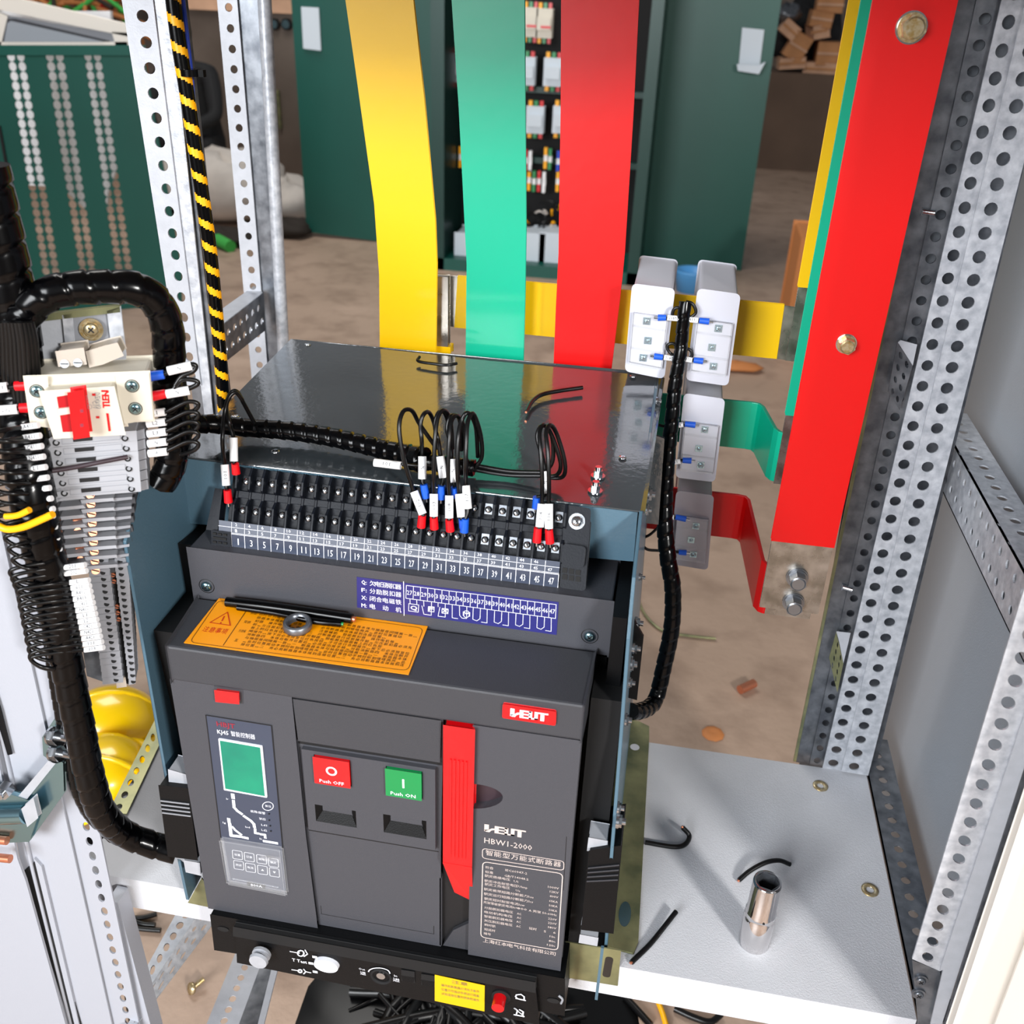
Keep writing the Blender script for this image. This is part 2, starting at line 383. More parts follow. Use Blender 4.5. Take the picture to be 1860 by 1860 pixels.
mb = MB(); q = [(p.x, p.z) for p in (F(394, 1238), F(446, 1245), F(447, 1271), F(397, 1266))]; mb.prism([V((a, -.0058, b)) for a, b in q], (0, .003, 0)); mb.build('badge_bezel', 'cover', BR)
# seam lines of the lower centre door
mb = MB(); mb.line([V((-.066, -.0016, .154)), V((.0575, -.0016, .154))], .0012, -Y); mb.line([V((-.061, -.0016, .052)), V((-.061, -.0016, .0405)), V((.053, -.0016, .0405)), V((.053, -.0016, .052))], .0006, -Y); mb.build('door_seam', 'seam', BR)
# central push button field: raised frame, upper lid, two pockets
plate_part('upper_lid', [(-.0665, .266), (.0590, .266), (.0598, .3105), (-.0680, .3105)], -.0045, .0, 'cover', .001)
mb = MB(); mb.line([V((-.0668, -.0018, .262)), V((.0592, -.0018, .262))], .005, -Y); mb.build('lid_shadow_gap', 'seam', BR)
bf = [(-.0645, .160), (.0545, .160), (.0570, .258), (-.0665, .258)]
def ringplate(name, outer, holes, y0, y1, m, parent):
    # plate tiled around rectangular holes (xa, za, xb, zb), split in columns
    mb = MB(); xs = sorted({outer[0], outer[2]} | {h[0] for h in holes} | {h[2] for h in holes})
    for a, b in zip(xs, xs[1:]):
        hs = sorted([h for h in holes if h[0] <= a + 1e-6 and h[2] >= b - 1e-6], key=lambda h: h[1]); z = outer[1]
        for h in hs + [(0, outer[3], 0, outer[3])]:
            if h[1] > z + 1e-6: mb.box((a, y0, z), (b, y1, h[1]))
            z = h[3]
    return mb.build(name, m, parent)
def rectpx(a, b, c, d, y=0):
    P = [F(*a, y), F(*b, y), F(*c, y), F(*d, y)]
    return ((P[0].x + P[3].x) / 2, (P[2].z + P[3].z) / 2, (P[1].x + P[2].x) / 2, (P[0].z + P[1].z) / 2)
RB = rectpx((571, 1370), (637, 1381), (638, 1428), (572, 1418), -.006); GB = rectpx((702, 1391), (768, 1402), (767, 1450), (701, 1441), -.006)
P1 = rectpx((572, 1462), (646, 1472), (648, 1503), (574, 1492), -.006); P2 = rectpx((697, 1480), (773, 1490), (776, 1524), (696, 1512), -.006)
ringplate('button_panel', (-.0645, .160, .0560, .2575), [RB, GB, P1, P2], -.006, .0, 'face', BR)
for q in (RB, GB): mb = MB(); mb.box((q[0], -.003, q[1]), (q[2], -.001, q[3])); mb.build('button_well', 'seam', BR)
def push_button(q, m, sym, txt, lab):
    mb = MB(); mb.box((q[0] + .0007, -.009, q[1] + .0007), (q[2] - .0007, -.002, q[3] - .0007)); o = mb.build('push_button', m, BR, bevel=.0006, label=lab)
    cx, cz = (q[0] + q[2]) / 2, (q[1] + q[3]) / 2; t = MB()
    if sym == 'O': t.line([V((cx + .0042 * math.cos(a), -.0092, cz + .002 + .0042 * math.sin(a))) for a in [2 * PI * i / 24 for i in range(24)]], .0018, -Y, closed=True)
    else: t.line([V((cx, -.0092, cz - .003)), V((cx, -.0092, cz + .006))], .0018, -Y)
    t.text(txt, (cx - .0005, -.0092, q[1] + .0042), X, Z, .0055, width=.0225, bold=.0001); t.build('lettering', 'white', o)
push_button(RB, 'red', 'O', 'Push OFF', 'red square push-off button'); push_button(GB, 'green', 'I', 'Push ON', 'green square push-on button')
def pocket(q, m2):
    x0, z0, x1, z1 = q; i = .0075; A = [V((x0, -.006, z0)), V((x1, -.006, z0)), V((x1, -.006, z1)), V((x0, -.006, z1))]
    B = [V((x0 + i, .0002, z0 + .001)), V((x1 - i * .4, .0002, z0 + .001)), V((x1 - i, .0002, z1 - .003)), V((x0 + i, .0002, z1 - .003))]
    mb = MB(); mb.add(A + B, [(0, 4, 5, 1), (1, 5, 6, 2), (2, 6, 7, 3), (3, 7, 4, 0), (4, 7, 6, 5)])
    # sloping floor
    mb.add([A[0], A[1], B[2] - Z * .004, B[3] - Z * .004], [(0, 1, 2, 3)]); o = mb.build('indicator_pocket', 'black', BR)
    t = MB(); t.flat([B[3] - Z * .0042 - Y * .0002, B[2] - Z * .0042 - Y * .0002, B[2] - Y * .0002, B[3] - Y * .0002]); t.build('indicator_window', m2, o)
pocket(P1, 'maroon'); pocket(P2, 'pit')
# ------------------------------------------------------------------ display unit
DP = [F(*p, -.006) for p in ((374, 1299), (493, 1318), (521, 1622), (411, 1601))]
mb = MB(); mb.prism(DP, (0, .0005, 0)); dp = mb.build('display_panel', 'panel', BR)
mb = MB(); mb.line([p - Y * .0002 for p in DP], .0009, -Y, closed=True); mb.build('seam_line', 'seam', dp)
G = lambda px, py: at(px, py, 'y', -.0063)
Z5 = lambda x, y: G(370 + x * .18286, 1290 + y * .18286)      # coordinates read on an enlarged crop
sc = [Z5(150, 272), Z5(586, 348), Z5(636, 862), Z5(206, 785)]
mb = MB(); mb.prism(rrect(sc, .0012), (0, -.0012, 0)); mb.build('screen_frame', 'white', dp)
mb = MB(); mb.prism([Z5(168, 292) - Y * .0013, Z5(566, 362) - Y * .0013, Z5(612, 842) - Y * .0013, Z5(222, 768) - Y * .0013], (0, -.0003, 0)); mb.build('lcd_screen', 'lcd', dp)
t = MB(); n_ = -Y; dz = (Z5(600, 1000) - Z5(500, 984)).normalized()
t.text('KJ45', Z5(190, 222), X, Z, .0065, width=.0105, bold=.00012); t.text('智能控制器', Z5(390, 252), X, Z, .0062, width=.0225)
def PLn(pts, wd): t.line([Z5(*p) for p in pts], wd, n_)
PLn([(288, 838), (292, 872)], .0036); PLn([(295, 900), (302, 965), (335, 1000), (378, 1030)], .0030)
PLn([(400, 1052), (470, 1100), (498, 1130), (505, 1160)], .0030); PLn([(510, 1180), (512, 1220), (545, 1225)], .0026)
PLn([(565, 1232), (608, 1238), (612, 1268)], .0026); PLn([(598, 1300), (728, 1322)], .0030)
PLn([(248, 1080), (252, 1110)], .0032); PLn([(258, 1130), (272, 1245), (365, 1255)], .0034); PLn([(390, 1262), (436, 1272)], .0030)
PLn([(285, 1160), (300, 1175)], .0026); PLn([(312, 1190), (335, 1208)], .0026); PLn([(348, 1218), (372, 1236)], .0026)
for s_, x, y, wd in (('Ir', 236, 882, .0022), ('Ig', 205, 1118, .0030), ('Isd', 436, 1162, .0044), ('Ii', 566, 1278, .002)): t.text(s_, Z5(x, y), X, Z, .0032, width=wd)
t.text('故障/报警', Z5(538, 1015), X, Z, .0034, width=.0145); t.text('状态', Z5(583, 1082), X, Z, .0034, width=.0065); t.text('Ld1', Z5(600, 1142), X, Z, .0036, width=.0055); t.text('Ld2', Z5(602, 1193), X, Z, .0036, width=.0055)
t.line([Z5(638 + 54 * math.cos(a), 953 + 42 * math.sin(a)) for a in [2 * PI * i / 24 for i in range(24)]], .0007, n_, closed=True); t.text('复位', Z5(640, 955), X, Z, .0028, width=.006)
for i, (x, y) in enumerate(((334, 1438), (452, 1460), (574, 1482), (692, 1515), (347, 1540), (464, 1566), (584, 1588), (702, 1612))):
    c = [Z5(x - 50, y - 50), Z5(x + 46, y - 34), Z5(x + 52, y + 48), Z5(x - 44, y + 34)]; t.line(rrect(c, .0014), .0005, n_, closed=True)
    t.text(('设置', '记录', '故障', '确定', '测试', '电流', '▲', '▼')[i], Z5(x, y), X, Z, .0034, width=.0062 if i < 6 else .003)
t.build('lettering', 'white', dp)
t = MB(); t.text('HBJT', Z5(218, 150), X, Z, .0075, width=.017, bold=.0003); t.build('red_mark', 'dred', dp)
t = MB(); t.flat([Z5(430, 1700), Z5(612, 1735), Z5(612, 1782), Z5(430, 1745)]); t.build('nameplate', 'seam', dp)
t = MB(); t.text('800A', Z5(525, 1742) - Y * .0003, X, Z, .005, width=.012); t.build('nameplate_lettering', 'white', dp)
for x, y in ((650, 1030), (652, 1092), (662, 1148), (668, 1200)):
    t = MB(); t.cyl(Z5(x, y), Z5(x, y) - Y * .0004, .0008, n=12); t.build('indicator_dot', 'seam', dp)
mb = MB(); cv = [Z5(190, 1275), Z5(770, 1370), Z5(820, 1800), Z5(262, 1690)]
for a, b in zip(cv, cv[1:] + cv[:1]):
    d = (b - a).normalized(); s_ = d.cross(Y).normalized() * .0018
    mb.prism([a, b, b + s_ * (1 if True else 0), a + s_], (0, -.0035, 0))
fl = mb.build('clear_flap', 'glass', dp, bevel=.0006)
mb = MB(); mb.prism([p - Y * .0030 for p in cv], (0, -.0005, 0)); mb.build('flap_window', 'glass', fl)
mb = MB(); c = Z5(655, 1440) - Y * .0035; mb.cyl(c, c - Y * .003, .0032, n=20); mb.box(c + V((-.006, -.002, -.001)), c + V((.012, 0, .003))); mb.build('flap_latch', 'glass', fl, bevel=.0004)
for a, b in (((205, 1300), (262, 1655)), ((300, 1640), (760, 1728))):
    mb = MB(); mb.tube([Z5(*a) - Y * .004, Z5(*b) - Y * .004], .0008, seg=1, n=8); mb.build('flap_edge', 'glass', fl)
# ------------------------------------------------------------------ maker's mark (drawn letter by letter)
def mark(mb, c, w_, h_, ux=X, uy=Z, mi=0):
    """angular five-stroke maker's mark, w_ by h_, centred on c"""
    Q = lambda pts: mb.flat([V(c) + ux * (x - .5) * w_ + uy * (y - .5) * h_ for x, y in pts], mi)
    Q([(0, 1), (.11, 1), (.11, .30), (0, .05)]); Q([(.04, 0.02), (.13, .02), (.17, .28), (.25, .42), (.25, .62), (.18, .58), (.10, .32), (0, .25)])
    for r in (((.25, .03), (.35, .97)), ((.35, .78), (.56, .97)), ((.35, .42), (.53, .58)), ((.35, .03), (.56, .20)), ((.49, .03), (.58, .95))): (a, b), (c_, d) = r; Q([(a, b), (c_, b), (c_, d), (a, d)])
    for r in (((.58, .03), (.73, .22)), ((.64, .03), (.73, .98)), ((.73, .80), (1, .98)), ((.80, 0), (.90, .82))): (a, b), (c_, d) = r; Q([(a, b), (c_, b), (c_, d), (a, d)])
bp = [F(*p, -.0060) for p in ((915, 1276), (1010, 1290), (1009, 1314), (914, 1300))]
mb = MB(); mb.prism(rrect(bp, .0015), (0, -.0025, 0)); bo = mb.build('brand_plate', 'red', BR, bevel=.0004, label='raised red maker\'s plate')
t = MB(); mark(t, (bp[0] + bp[2]) / 2 - Y * .0027, .031, .0086); t.build('lettering', 'white', bo)
# rating plate printing on right cover
RZ = lambda x, y: at(865 + x * .0914, 1480 + y * .0914, 'y', -.0057)
RZ2 = lambda x, y: at(865 + x * .0914, 1590 + y * .0914, 'y', -.0057)
t = MB(); a, b = RZ(160, 270), RZ(985, 380)
mark(t, (RZ(160, 180) + RZ(160, 350) + RZ(985, 300) + RZ(985, 470)) / 4, a.x * -1 + b.x, .0092)
t.text('HBW1-2000', RZ(632, 585), X, Z, .0096, width=.043)
t.line(rrect([RZ(125, 665), RZ(1745, 925), RZ(1738, 1105), RZ(122, 860)], .0035), .0007, -Y, closed=True)
for i, ch in enumerate('智能型万能式断路器'): t.text(ch, RZ(258 + i * 169, 765 + i * 27.5), X, Z, .0072, width=.0066)
t.line(rrect([RZ(130, 930), RZ(1720, 1170), RZ2(1620, 1490), RZ2(90, 1225)], .005), .0009, -Y, closed=True)
L_ = [('符合', 262, -146, .0075), ('标准', 258, -58, .0075), ('IEC60947-2', 795, -70, .020), ('GB/T14048.2', 800, 44, .022), ('额定绝缘电压', 420, 48, .0235), ('Ui', 790, 122, .004),
      ('额定冲击耐受电压Uimp', 590, 178, .040), ('额定工作电压', 418, 216, .0235), ('Ue', 830, 305, .004), ('额定极限短路分断能力Icu', 642, 355, .046), ('额定运行短路分断能力Ics', 640, 448, .046),
      ('额定短时耐受电流Icw', 560, 530, .038), ('壳架等级额定电流In=', 480, 592, .032), ('800', 910, 668, .009), ('A 壳架 50-60Hz', 1320, 745, .026), ('分励脱扣器电压', 445, 690, .027), ('电动机构电压', 440, 775, .027), ('智能脱扣器电压', 440, 860, .027), ('欠压脱扣器电压', 438, 945, .027),
      ('瞬时额', 275, 1000, .0105), ('短延时', 270, 1090, .0105), ('编号', 220, 1165, .007), ('AC', 852, 765, .004), ('AC', 850, 845, .004), ('AC', 842, 925, .004), ('AC', 838, 1015, .004), ('延时', 1125, 1065, .0072), ('S', 1365, 1115, .002),
      ('1000V', 1535, 245, .010), ('12KV', 1550, 335, .008), ('400V', 1545, 425, .008), ('65KA', 1535, 520, .008), ('50KA', 1530, 610, .008), ('50KA', 1525, 700, .0078), ('220V', 1515, 872, .008), ('220V', 1512, 955, .008), ('380V', 1506, 1042, .008), ('6', 1555, 1140, .002), ('1In', 1512, 1220, .005), ('8In', 1505, 1310, .006), ('12In', 1485, 1392, .0075)]
for s_, x, y, wd in L_: t.text(s_, RZ2(x, y), X, Z, .0038, width=wd)
for i, ch in enumerate('上海红本电气科技有限公司'): t.text(ch, RZ2(190 + i * 121, 1305 + i * 23), X, Z, .0058, width=.0054)
t.line([RZ(1795, 440), RZ(1730, 1500)], .0005, -Y, 1)
t.build('rating_print', ['gold', 'seam'], BR)
# upper front face with screws and blue sticker
mb = MB(); mb.prism([(-.190, .071, .3445), (.190, .071, .3445), (.190, .071, .400), (-.190, .071, .400)], (0, .07, 0)); mb.build('arc_chute_cover', 'face', BR, bevel=.0015)
for px, py in ((375, 1065), (1071, 1156)):
    c = at(px, py, 'y', .0705); mb = MB(); mb.lathe(c + Y * .0005, -Y, [(.0075, 0), (.0075, .0002), (.0068, .0003)], n=24, mi=1); phillips(mb, c, -Y, .0048, 0, 1); mb.build('screw', ['bsteel', 'seam'], BR)
UF = lambda px, py, o=.0706: at(px, py, 'y', o)
BZ = lambda x, y: at(640 + x * .2043, 1040 + y * .2043, 'y', .0703)
mb = MB(); mb.prism([BZ(38, 40) + Y * .0002, BZ(1835, 265) + Y * .0002, BZ(1815, 556) + Y * .0002, BZ(42, 312) + Y * .0002], (0, .0003, 0)); bs = mb.build('blue_sticker', 'blue', BR)
t = MB()
for i, (k, s_) in enumerate((('Q:', '欠电压脱扣器'), ('F:', '分励脱扣器'), ('X:', '闭合电磁铁'), ('M:', '电动机'))):
    y = 92 + 68 * i; t.text(k, BZ(104, y - 4 + (2 if i else 0)), X, Z, .0058, width=.0048, bold=.00012)
    n = len(s_)
    for j, ch in enumerate(s_): t.text(ch, BZ(180 + (j * 230 / (n - 1)), y + 8 + j * 30 / (n - 1)), X, Z, .0058, width=.0052)
t.line([BZ(455, 80), BZ(460, 382)], .0006, -Y)
cx = [480 + i * (1812 - 480) / 21 for i in range(22)]; top = lambda x: 114 + (x - 480) * .128
bot = lambda x: 230 + (x - 478) * .134
t.line([BZ(480, 114), BZ(1812, 285), BZ(1806, 408), BZ(476, 228)], .0005, -Y, closed=True)
for i in range(1, 21): t.line([BZ(cx[i], top(cx[i])), BZ(cx[i] - 3, bot(cx[i]))], .0005, -Y)
for i in range(21): x = (cx[i] + cx[i + 1]) / 2; t.text(str(27 + i), BZ(x - 3, (top(x) + bot(x)) / 2 + 4), X, Z, .0066, width=.0047)
def sk(*p): t.line([BZ(*q) for q in p], .0005, -Y)
sk((512, 235), (514, 277)); sk((572, 243), (574, 283)); sk((502, 276), (590, 288), (586, 352), (500, 340), (502, 276)); t.text('Q', BZ(546, 316), X, Z, .0058, width=.0058, bold=.0002)
sk((634, 250), (636, 300)); sk((618, 296), (636, 370), (702, 380), (704, 262)); sk((676, 302), (728, 306), (726, 350), (674, 344), (676, 302)); t.text('F', BZ(700, 325), X, Z, .0058, width=.0045, bold=.0002)
sk((762, 268), (762, 305)); sk((778, 308), (762, 388), (826, 396), (826, 276)); sk((798, 318), (852, 324), (850, 366), (796, 360), (798, 318)); t.text('X', BZ(823, 342), X, Z, .0058, width=.0058, bold=.0002)
sk((888, 284), (888, 402), (938, 410)); sk((952, 294), (954, 380), (975, 405), (1016, 408), (1018, 302)); t.text('M', BZ(1014, 370), X, Z, .0062, width=.0062, bold=.0002)
t.line([BZ(1014 + 28 * math.cos(a), 369 + 30 * math.sin(a)) for a in [2 * PI * i / 20 for i in range(20)]], .0005, -Y, closed=True)
for k in range(4):
    x = 1075 + k * 190; y = 312 + k * 25
    sk((x, y), (x - 4, y + 103), (x + 28, y + 116)); sk((x + 64, y + 8), (x + 60, y + 98), (x + 30, y + 118)); sk((x + 124, y + 16), (x + 122, y + 136), (x + 72, y + 128))
t.build('lettering', 'white', bs)
# orange warning sticker
TF = lambda px, py, z=.3506: at(px, py, 'z', z)
mb = MB(); mb.prism([TF(398, 1087), TF(777, 1138), TF(742, 1226), TF(334, 1168)], (0, 0, .0004)); os_ = mb.build('warning_sticker', 'orange', BR, label='orange caution sticker with black printing')
OZ = lambda x, y: at(300 + x * .2688, 1020 + y * .2688, 'z', .3512)
oy = (OZ(360, 250) - OZ(130, 550)).normalized(); ox = oy.cross(Z).normalized(); ox = X.copy(); oy = Y.copy()
t = MB(); t.line(rrect([OZ(360, 262), OZ(1745, 450), OZ(1640, 738), OZ(165, 545)], .006), .0005, Z, 0, closed=True); t.line([OZ(562, 312), OZ(392, 566)], .0006, Z, 0)
OZ1 = lambda x, y: at(400 + x * .10753, 1080 + y * .10753, 'z', .3512)
rows = [('在断开位置时断路器本体与抽屉座间隔离合一致', (725, 290), (1820, 460), 10), ]
lines = ['一 断路器本体与抽屉座间隔离一致。', '摇动手柄时听到嗒嗒两声,此时位置', '二 务必将断路器本体摇到连接位置。', '请注意辅助 智能脱扣器 操作电机等,电源电压', '三 对断路器进行试验操作前,欠压脱扣器必须先通电', '断路器智能控制器,智能脱扣器面板上的红色按钮', '按下后必须按复位红色按钮,才可进行合闸操作。', '四 本体在断开位置后,必须拔出摇手柄,可取消断路']
for i in range(11):
    s_ = lines[i % 8]; k = i / 10; n = 30
    p0 = OZ(660 - 135 * k, 335 + 225 * k); p1 = OZ(1690 - 90 * k, 505 + 195 * k)
    q = [(p0.lerp(p1, j / 33.0)) for j in range(34)]
    for j in range(34):
        ch = s_[(j * 1 + i * 3) % len(s_)]
        if ch == ' ' or (i in (2, 5) and j > 27) or (i in (1, 3) and j > 30) or (10 < j < 14 and i < 4): continue
        t.text(ch, q[j], X, Y, .0040, width=.0034)
for (x, y), s_ in (((600, 350), '拆卸'), ((555, 410), '安装'), ((520, 470), '分合闸'), ((480, 532), '五')): t.text(s_, OZ(x, y), X, Y, .0045, width=.006 if len(s_) > 1 else .003, mi=0)
t.line([OZ(302, 412), OZ(422, 342), OZ(440, 432)], .0009, Z, 1, closed=True); t.line([OZ(400, 370), OZ(384, 400)], .0011, Z, 1); t.line([OZ(377, 412), OZ(374, 417)], .0012, Z, 1)
for i, ch in enumerate('注意事项'): t.text(ch, OZ(275 + i * 42, 458 + i * 5), X, Y, .0085, mi=1, width=.0050)
t.build('lettering', ['oink', 'rink'], os_)

# ------------------------------------------------------------------ breaker cradle (drawer frame)
CR = thing('breaker_cradle', 'blue grey sheet steel drawer frame holding the circuit breaker', 'breaker frame', (0, .2, 0))
LP = lambda *l: [at(px, py, 'x', -.216) for px, py in l]
mb = MB(); out = LP((313, 830), (252, 884), (224, 984), (302, 1425), (330, 1384), (273, 1144)) + [V((-.216, .13, .31)), V((-.216, .13, .20)), V((-.216, .40, .20)), V((-.216, .40, .483)), V((-.216, .123, .464))]
mb.prism(out, (.003, 0, 0)); mb.build('side_plate', 'plate', CR, bevel=.0006)
mb = MB(); mb.prism(LP((322, 1560), (361, 1591), (338, 1634)), (.003, 0, 0)); mb.build('lower_tab', 'plate', CR)
mb = MB(); mb.prism([(.2115, .035, .003), (.2115, .40, .003), (.2115, .40, .483), (.2115, .118, .464), (.2115, .05, .44), (.2115, .022, .40), (.2115, .018, .30), (.2115, -.002, .182), (.2115, .035, .175)], (.003, 0, 0)); mb.v = [V((p.x + .0065 - .032 * p.z, p.y, p.z)) for p in mb.v]; mb.build('side_plate', 'plate', CR, bevel=.0006)
mb = MB(); mb.prism([(-.2165, .403, .483), (.2055, .403, .483), (.2115, .400, .480), (.2075, .120, .462), (.204, .118, .463), (-.2165, .121, .464)], (0, 0, .002)); mb.build('hood', 'hood', CR, bevel=.0008)
mb = MB(); mb.prism([(-.213, .1215, .463), (-.213, .1215, .395), (.2030, .1215, .412), (.2020, .1215, .463)], (0, .002, 0)); mb.build('front_flange', 'plate', CR)
mb = MB(); mb.box((-.213, .33, .02), (.204, .335, .474)); mb.build('back_panel', 'pit', CR)
for a, b, y_0 in ((.192, .204, .05), (-.2125, -.192, .14)):
    mb = MB(); mb.box((a, y_0, .05), (b, .30, .40)); mb.build('guide_block', 'black', CR)
mb = MB(); mb.box((-.2125, .052, .003), (.206, .33, .058)); mb.build('dark_base_filler', 'pit', CR)  # added black box that keeps the gaps beside the breaker dark
mb = MB(); mb.prism([p + X * .0032 for p in LP((346, 963), (317, 986), (333, 1074), (273, 1144), (330, 1384))] + [V((-.2128, .06, .012)), V((-.2128, .30, .012)), V((-.2128, .30, .395))], (.022, 0, 0)); mb.build('dark_filler', 'pit', CR)  # added black filler, outlined to stand in for the shadow behind the plate edge
mb = MB(); mb.box((.1815, .030, .012), (.208, .30, .330)); mb.build('dark_filler', 'pit', CR)  # matching black filler darkening the right side gap
for px, py in ((1150, 683), (1131, 831), (559, 626), (427, 757), (500, 820)):
    p = at(px, py, (0, .26, .4755), (0, -.0675, 1)); mb = MB(); mb.lathe(p, Z, [(.0038, 0), (.0036, .0008), (.0018, .0012), (.0001, .0008)], n=14); mb.build('rivet', 'steel', CR)
for px, py in ((1086, 866), (1081, 893)):
    p = at(px, py, (0, .26, .4755), (0, -.0675, 1)); mb = MB(); mb.cyl(p, p + Z * .0015, .0065, n=18); mb.cyl(p, p + Z * .0065, .0042, n=6, smooth=False); mb.cyl(p + Z * .006, p + Z * .010, .003, n=14); mb.build('hood_screw', 'steel', CR)
# bolts and brackets on the right side
for px, py, r in ((1186, 728, .0035), (1183, 898, .0065), (1176, 926, .0055), (1160, 1048, .003), (1162, 1132, .0045), (1157, 1178, .0048), (1150, 1206, .006), (1143, 1240, .0038), (1140, 1308, .0048), (1127, 1468, .0045), (1129, 1492, .0055)):
    z = .85 - (py - 560) / 1400 * .85; y = max(.03, .36 - (py - 700) / 600 * .30) if py < 1320 else .02
    p = at(px, py, 'x', .2225); y_ = p.y
    p = at(px, py, 'y', {728: .33, 898: .26, 926: .24, 1048: .17, 1132: .13, 1178: .11, 1206: .10, 1240: .08, 1308: .05, 1468: .01, 1492: .005}[py])
    mb = MB(); x0_ = .221 - .032 * p.z; q = V((x0_, p.y, p.z)); L0 = max(.004, p.x - x0_ + r * .3)
    mb.cyl(q, q + X * L0 * .4, r * 1.25, n=18); mb.cyl(q, q + X * L0 * .8, r, n=6, smooth=False); mb.cyl(q, q + X * (L0 + .002), r * .55, n=14); mb.build('side_bolt', 'steel', CR)
mb = MB(); q = [at(px, py, 'y', .32) for px, py in ((1187, 790), (1207, 797), (1196, 953), (1170, 950))]; mb.prism(q, (0, .004, 0)); mb.build('rear_bracket', 'hood', CR)
mb = MB(); q = [at(px, py, 'y', .12) for px, py in ((1148, 1120), (1169, 1158), (1157, 1272), (1136, 1266))]; mb.prism(q, (0, .004, 0)); mb.build('side_bracket', 'black', CR)
# zinc mounting rails on the shelf
def zrail(pts, hole, name='foot_rail'):
    mb = MB(); mb.prism([at(px, py, 'z', .001) for px, py in pts], (0, 0, .0025)); o = mb.build(name, 'zinc', CR, bevel=.0006)
    return o
zrail(((1118, 1305), (1160, 1313), (1178, 1322), (1178, 1345), (1158, 1712), (1150, 1733), (1100, 1720)), None)
for px, py, rx, ry in ((1153, 1357, .006, .006), (1135, 1660, .0065, .016)):
    c = at(px, py, 'z', .0037); mb = MB(); mb.flat([c + V((rx * math.cos(a), ry * math.sin(a), 0)) for a in [2 * PI * i / 20 for i in range(20)]]); mb.build('slot', 'shelf' if ry < .01 else 'bsteel', CR)
mb = MB(); mb.prism([at(px, py, 'y', .0285) for px, py in ((1027, 1711), (1128, 1727), (1122, 1791), (1024, 1775))], (0, .0012, 0)); o = mb.build('front_foot', 'zinc', CR)
mb = MB(); c = at(1105, 1757, 'y', .0283); mb.flat(rrect([c + V((-.004, 0, .0155)), c + V((.004, 0, .0155)), c + V((.003, 0, -.0155)), c + V((-.005, 0, -.0155))], .004)); mb.build('slot', 'debris', o)
mb = MB(); mb.box((.2140, -.001, -.014), (.2168, .002, .062)); mb.build('plate_tail', 'plate', CR)
mb = MB(); mb.prism([at(px, py, 'y', .0285) for px, py in ((341, 1640), (366, 1595), (400, 1640), (398, 1652))], (0, .0012, 0)); o = mb.build('front_foot', 'zinc', CR)
# black connector blocks at both sides of the breaker
def side_block(pts, y, m='black'):
    mb = MB(); q = [at(px, py, 'y', y) for px, py in pts]; mb.prism(q, (0, .05, 0)); o = mb.build('slide_block', m, CR, bevel=.0008)
    g = MB()
    for i in range(4):
        k = .20 + .055 * i; a = q[0].lerp(q[3], k) - Y * .0004; b = q[1].lerp(q[2], k) - Y * .0004; g.prism([a + Z * .0008, b + Z * .0008, b - Z * .0006, a - Z * .0006], (0, -.0008, 0))
    g.build('grip_rib', 'gtermd' if pts[0][0] < 900 else 'cover', o); return o
side_block(((289, 1427), (341, 1433), (358, 1562), (306, 1555)), -.002)
side_block(((1071, 1546), (1128, 1537), (1113, 1695), (1057, 1688)), .000)
def clip(pts, y, m='cream'):
    mb = MB(); mb.prism([at(px, py, 'y', y) for px, py in pts], (0, .02, 0)); mb.build('metal_clip', m, CR, bevel=.0005)
clip(((306, 1398), (340, 1408), (342, 1432), (308, 1428)), .004, 'galvw'); clip(((334, 1563), (362, 1568), (364, 1590), (338, 1584)), .004, 'galvw')
clip(((1070, 1522), (1103, 1528), (1102, 1550), (1067, 1545)), .004, 'galvw'); clip(((1054, 1698), (1086, 1704), (1084, 1718), (1052, 1712)), .004, 'galvw')
# ------------------------------------------------------------------ crank unit under the breaker
CK = thing('crank_unit', 'black racking unit with steel stud below the circuit breaker', 'racking unit', (0, .01, -.05))
CF = lambda px, py, y=-.012: at(px, py, 'y', y)
mb = MB(); mb.prism([(-.1745, -.012, .0235), (.1835, -.012, .0235), (.1865, -.012, -.031), (.158, -.012, -.031), (.158, -.012, -.03), (-.152, -.012, -.0295), (-.1765, -.012, -.0305)], (0, .041, 0)); mb.build('housing', 'black', CK, bevel=.002)
mb = MB(); mb.prism([CF(430, 1700, -.018), CF(972, 1800, -.018), CF(978, 1860, -.018), CF(432, 1748, -.018)], (0, .03, 0)); mb.build('control_face', 'black', CK, bevel=.001)
mb = MB(); mb.prism([CF(424, 1684, -.0185), CF(972, 1785, -.0185), CF(972, 1803, -.0185), CF(424, 1700, -.0185)], (0, .006, 0)); mb.build('front_ridge', 'pit', CK, bevel=.0006)
for px, py in ((405, 1688), (1005, 1818)):
    c = CF(px, py, -.0125); mb = MB(); mb.flat([c + V((.0062 * math.cos(a), 0, .0035 * math.sin(a))) for a in [2 * PI * i / 20 for i in range(20)]]); mb.build('mounting_hole', 'pit', CK)
YC = -.0185
c = CF(478, 1730, -.020); mb = MB(); mb.cyl(c + V((0, 0, .002)), c + V((0, -.010, .002)), .0072, n=28); mb.cyl(c + V((0, -.010, .002)), c + V((0, -.013, .002)), .0098, .0090, n=28); mb.cyl(c + V((0, -.002, .002)), c + V((0, -.005, .002)), .0095, n=28); mb.build('steel_stud', 'galvw', CK)
CZ = lambda x, y, o=YC - .0003: at(300 + x * .258, 1380 + y * .258, 'y', o)
mb = MB(); mb.cyl(CZ(1130, 1450, -.022) + Y * .004, CZ(1130, 1450, -.022), .0130, .0125, n=30); mb.v = [V((p.x, p.y, CZ(1130, 1450).z + (p.z - CZ(1130, 1450).z) * .72)) for p in mb.v]; mb.build('position_disc', 'white', CK)
t = MB(); t.text('T Test', CZ(945, 1418), X, Z, .0065, width=.0155, bold=.0002)
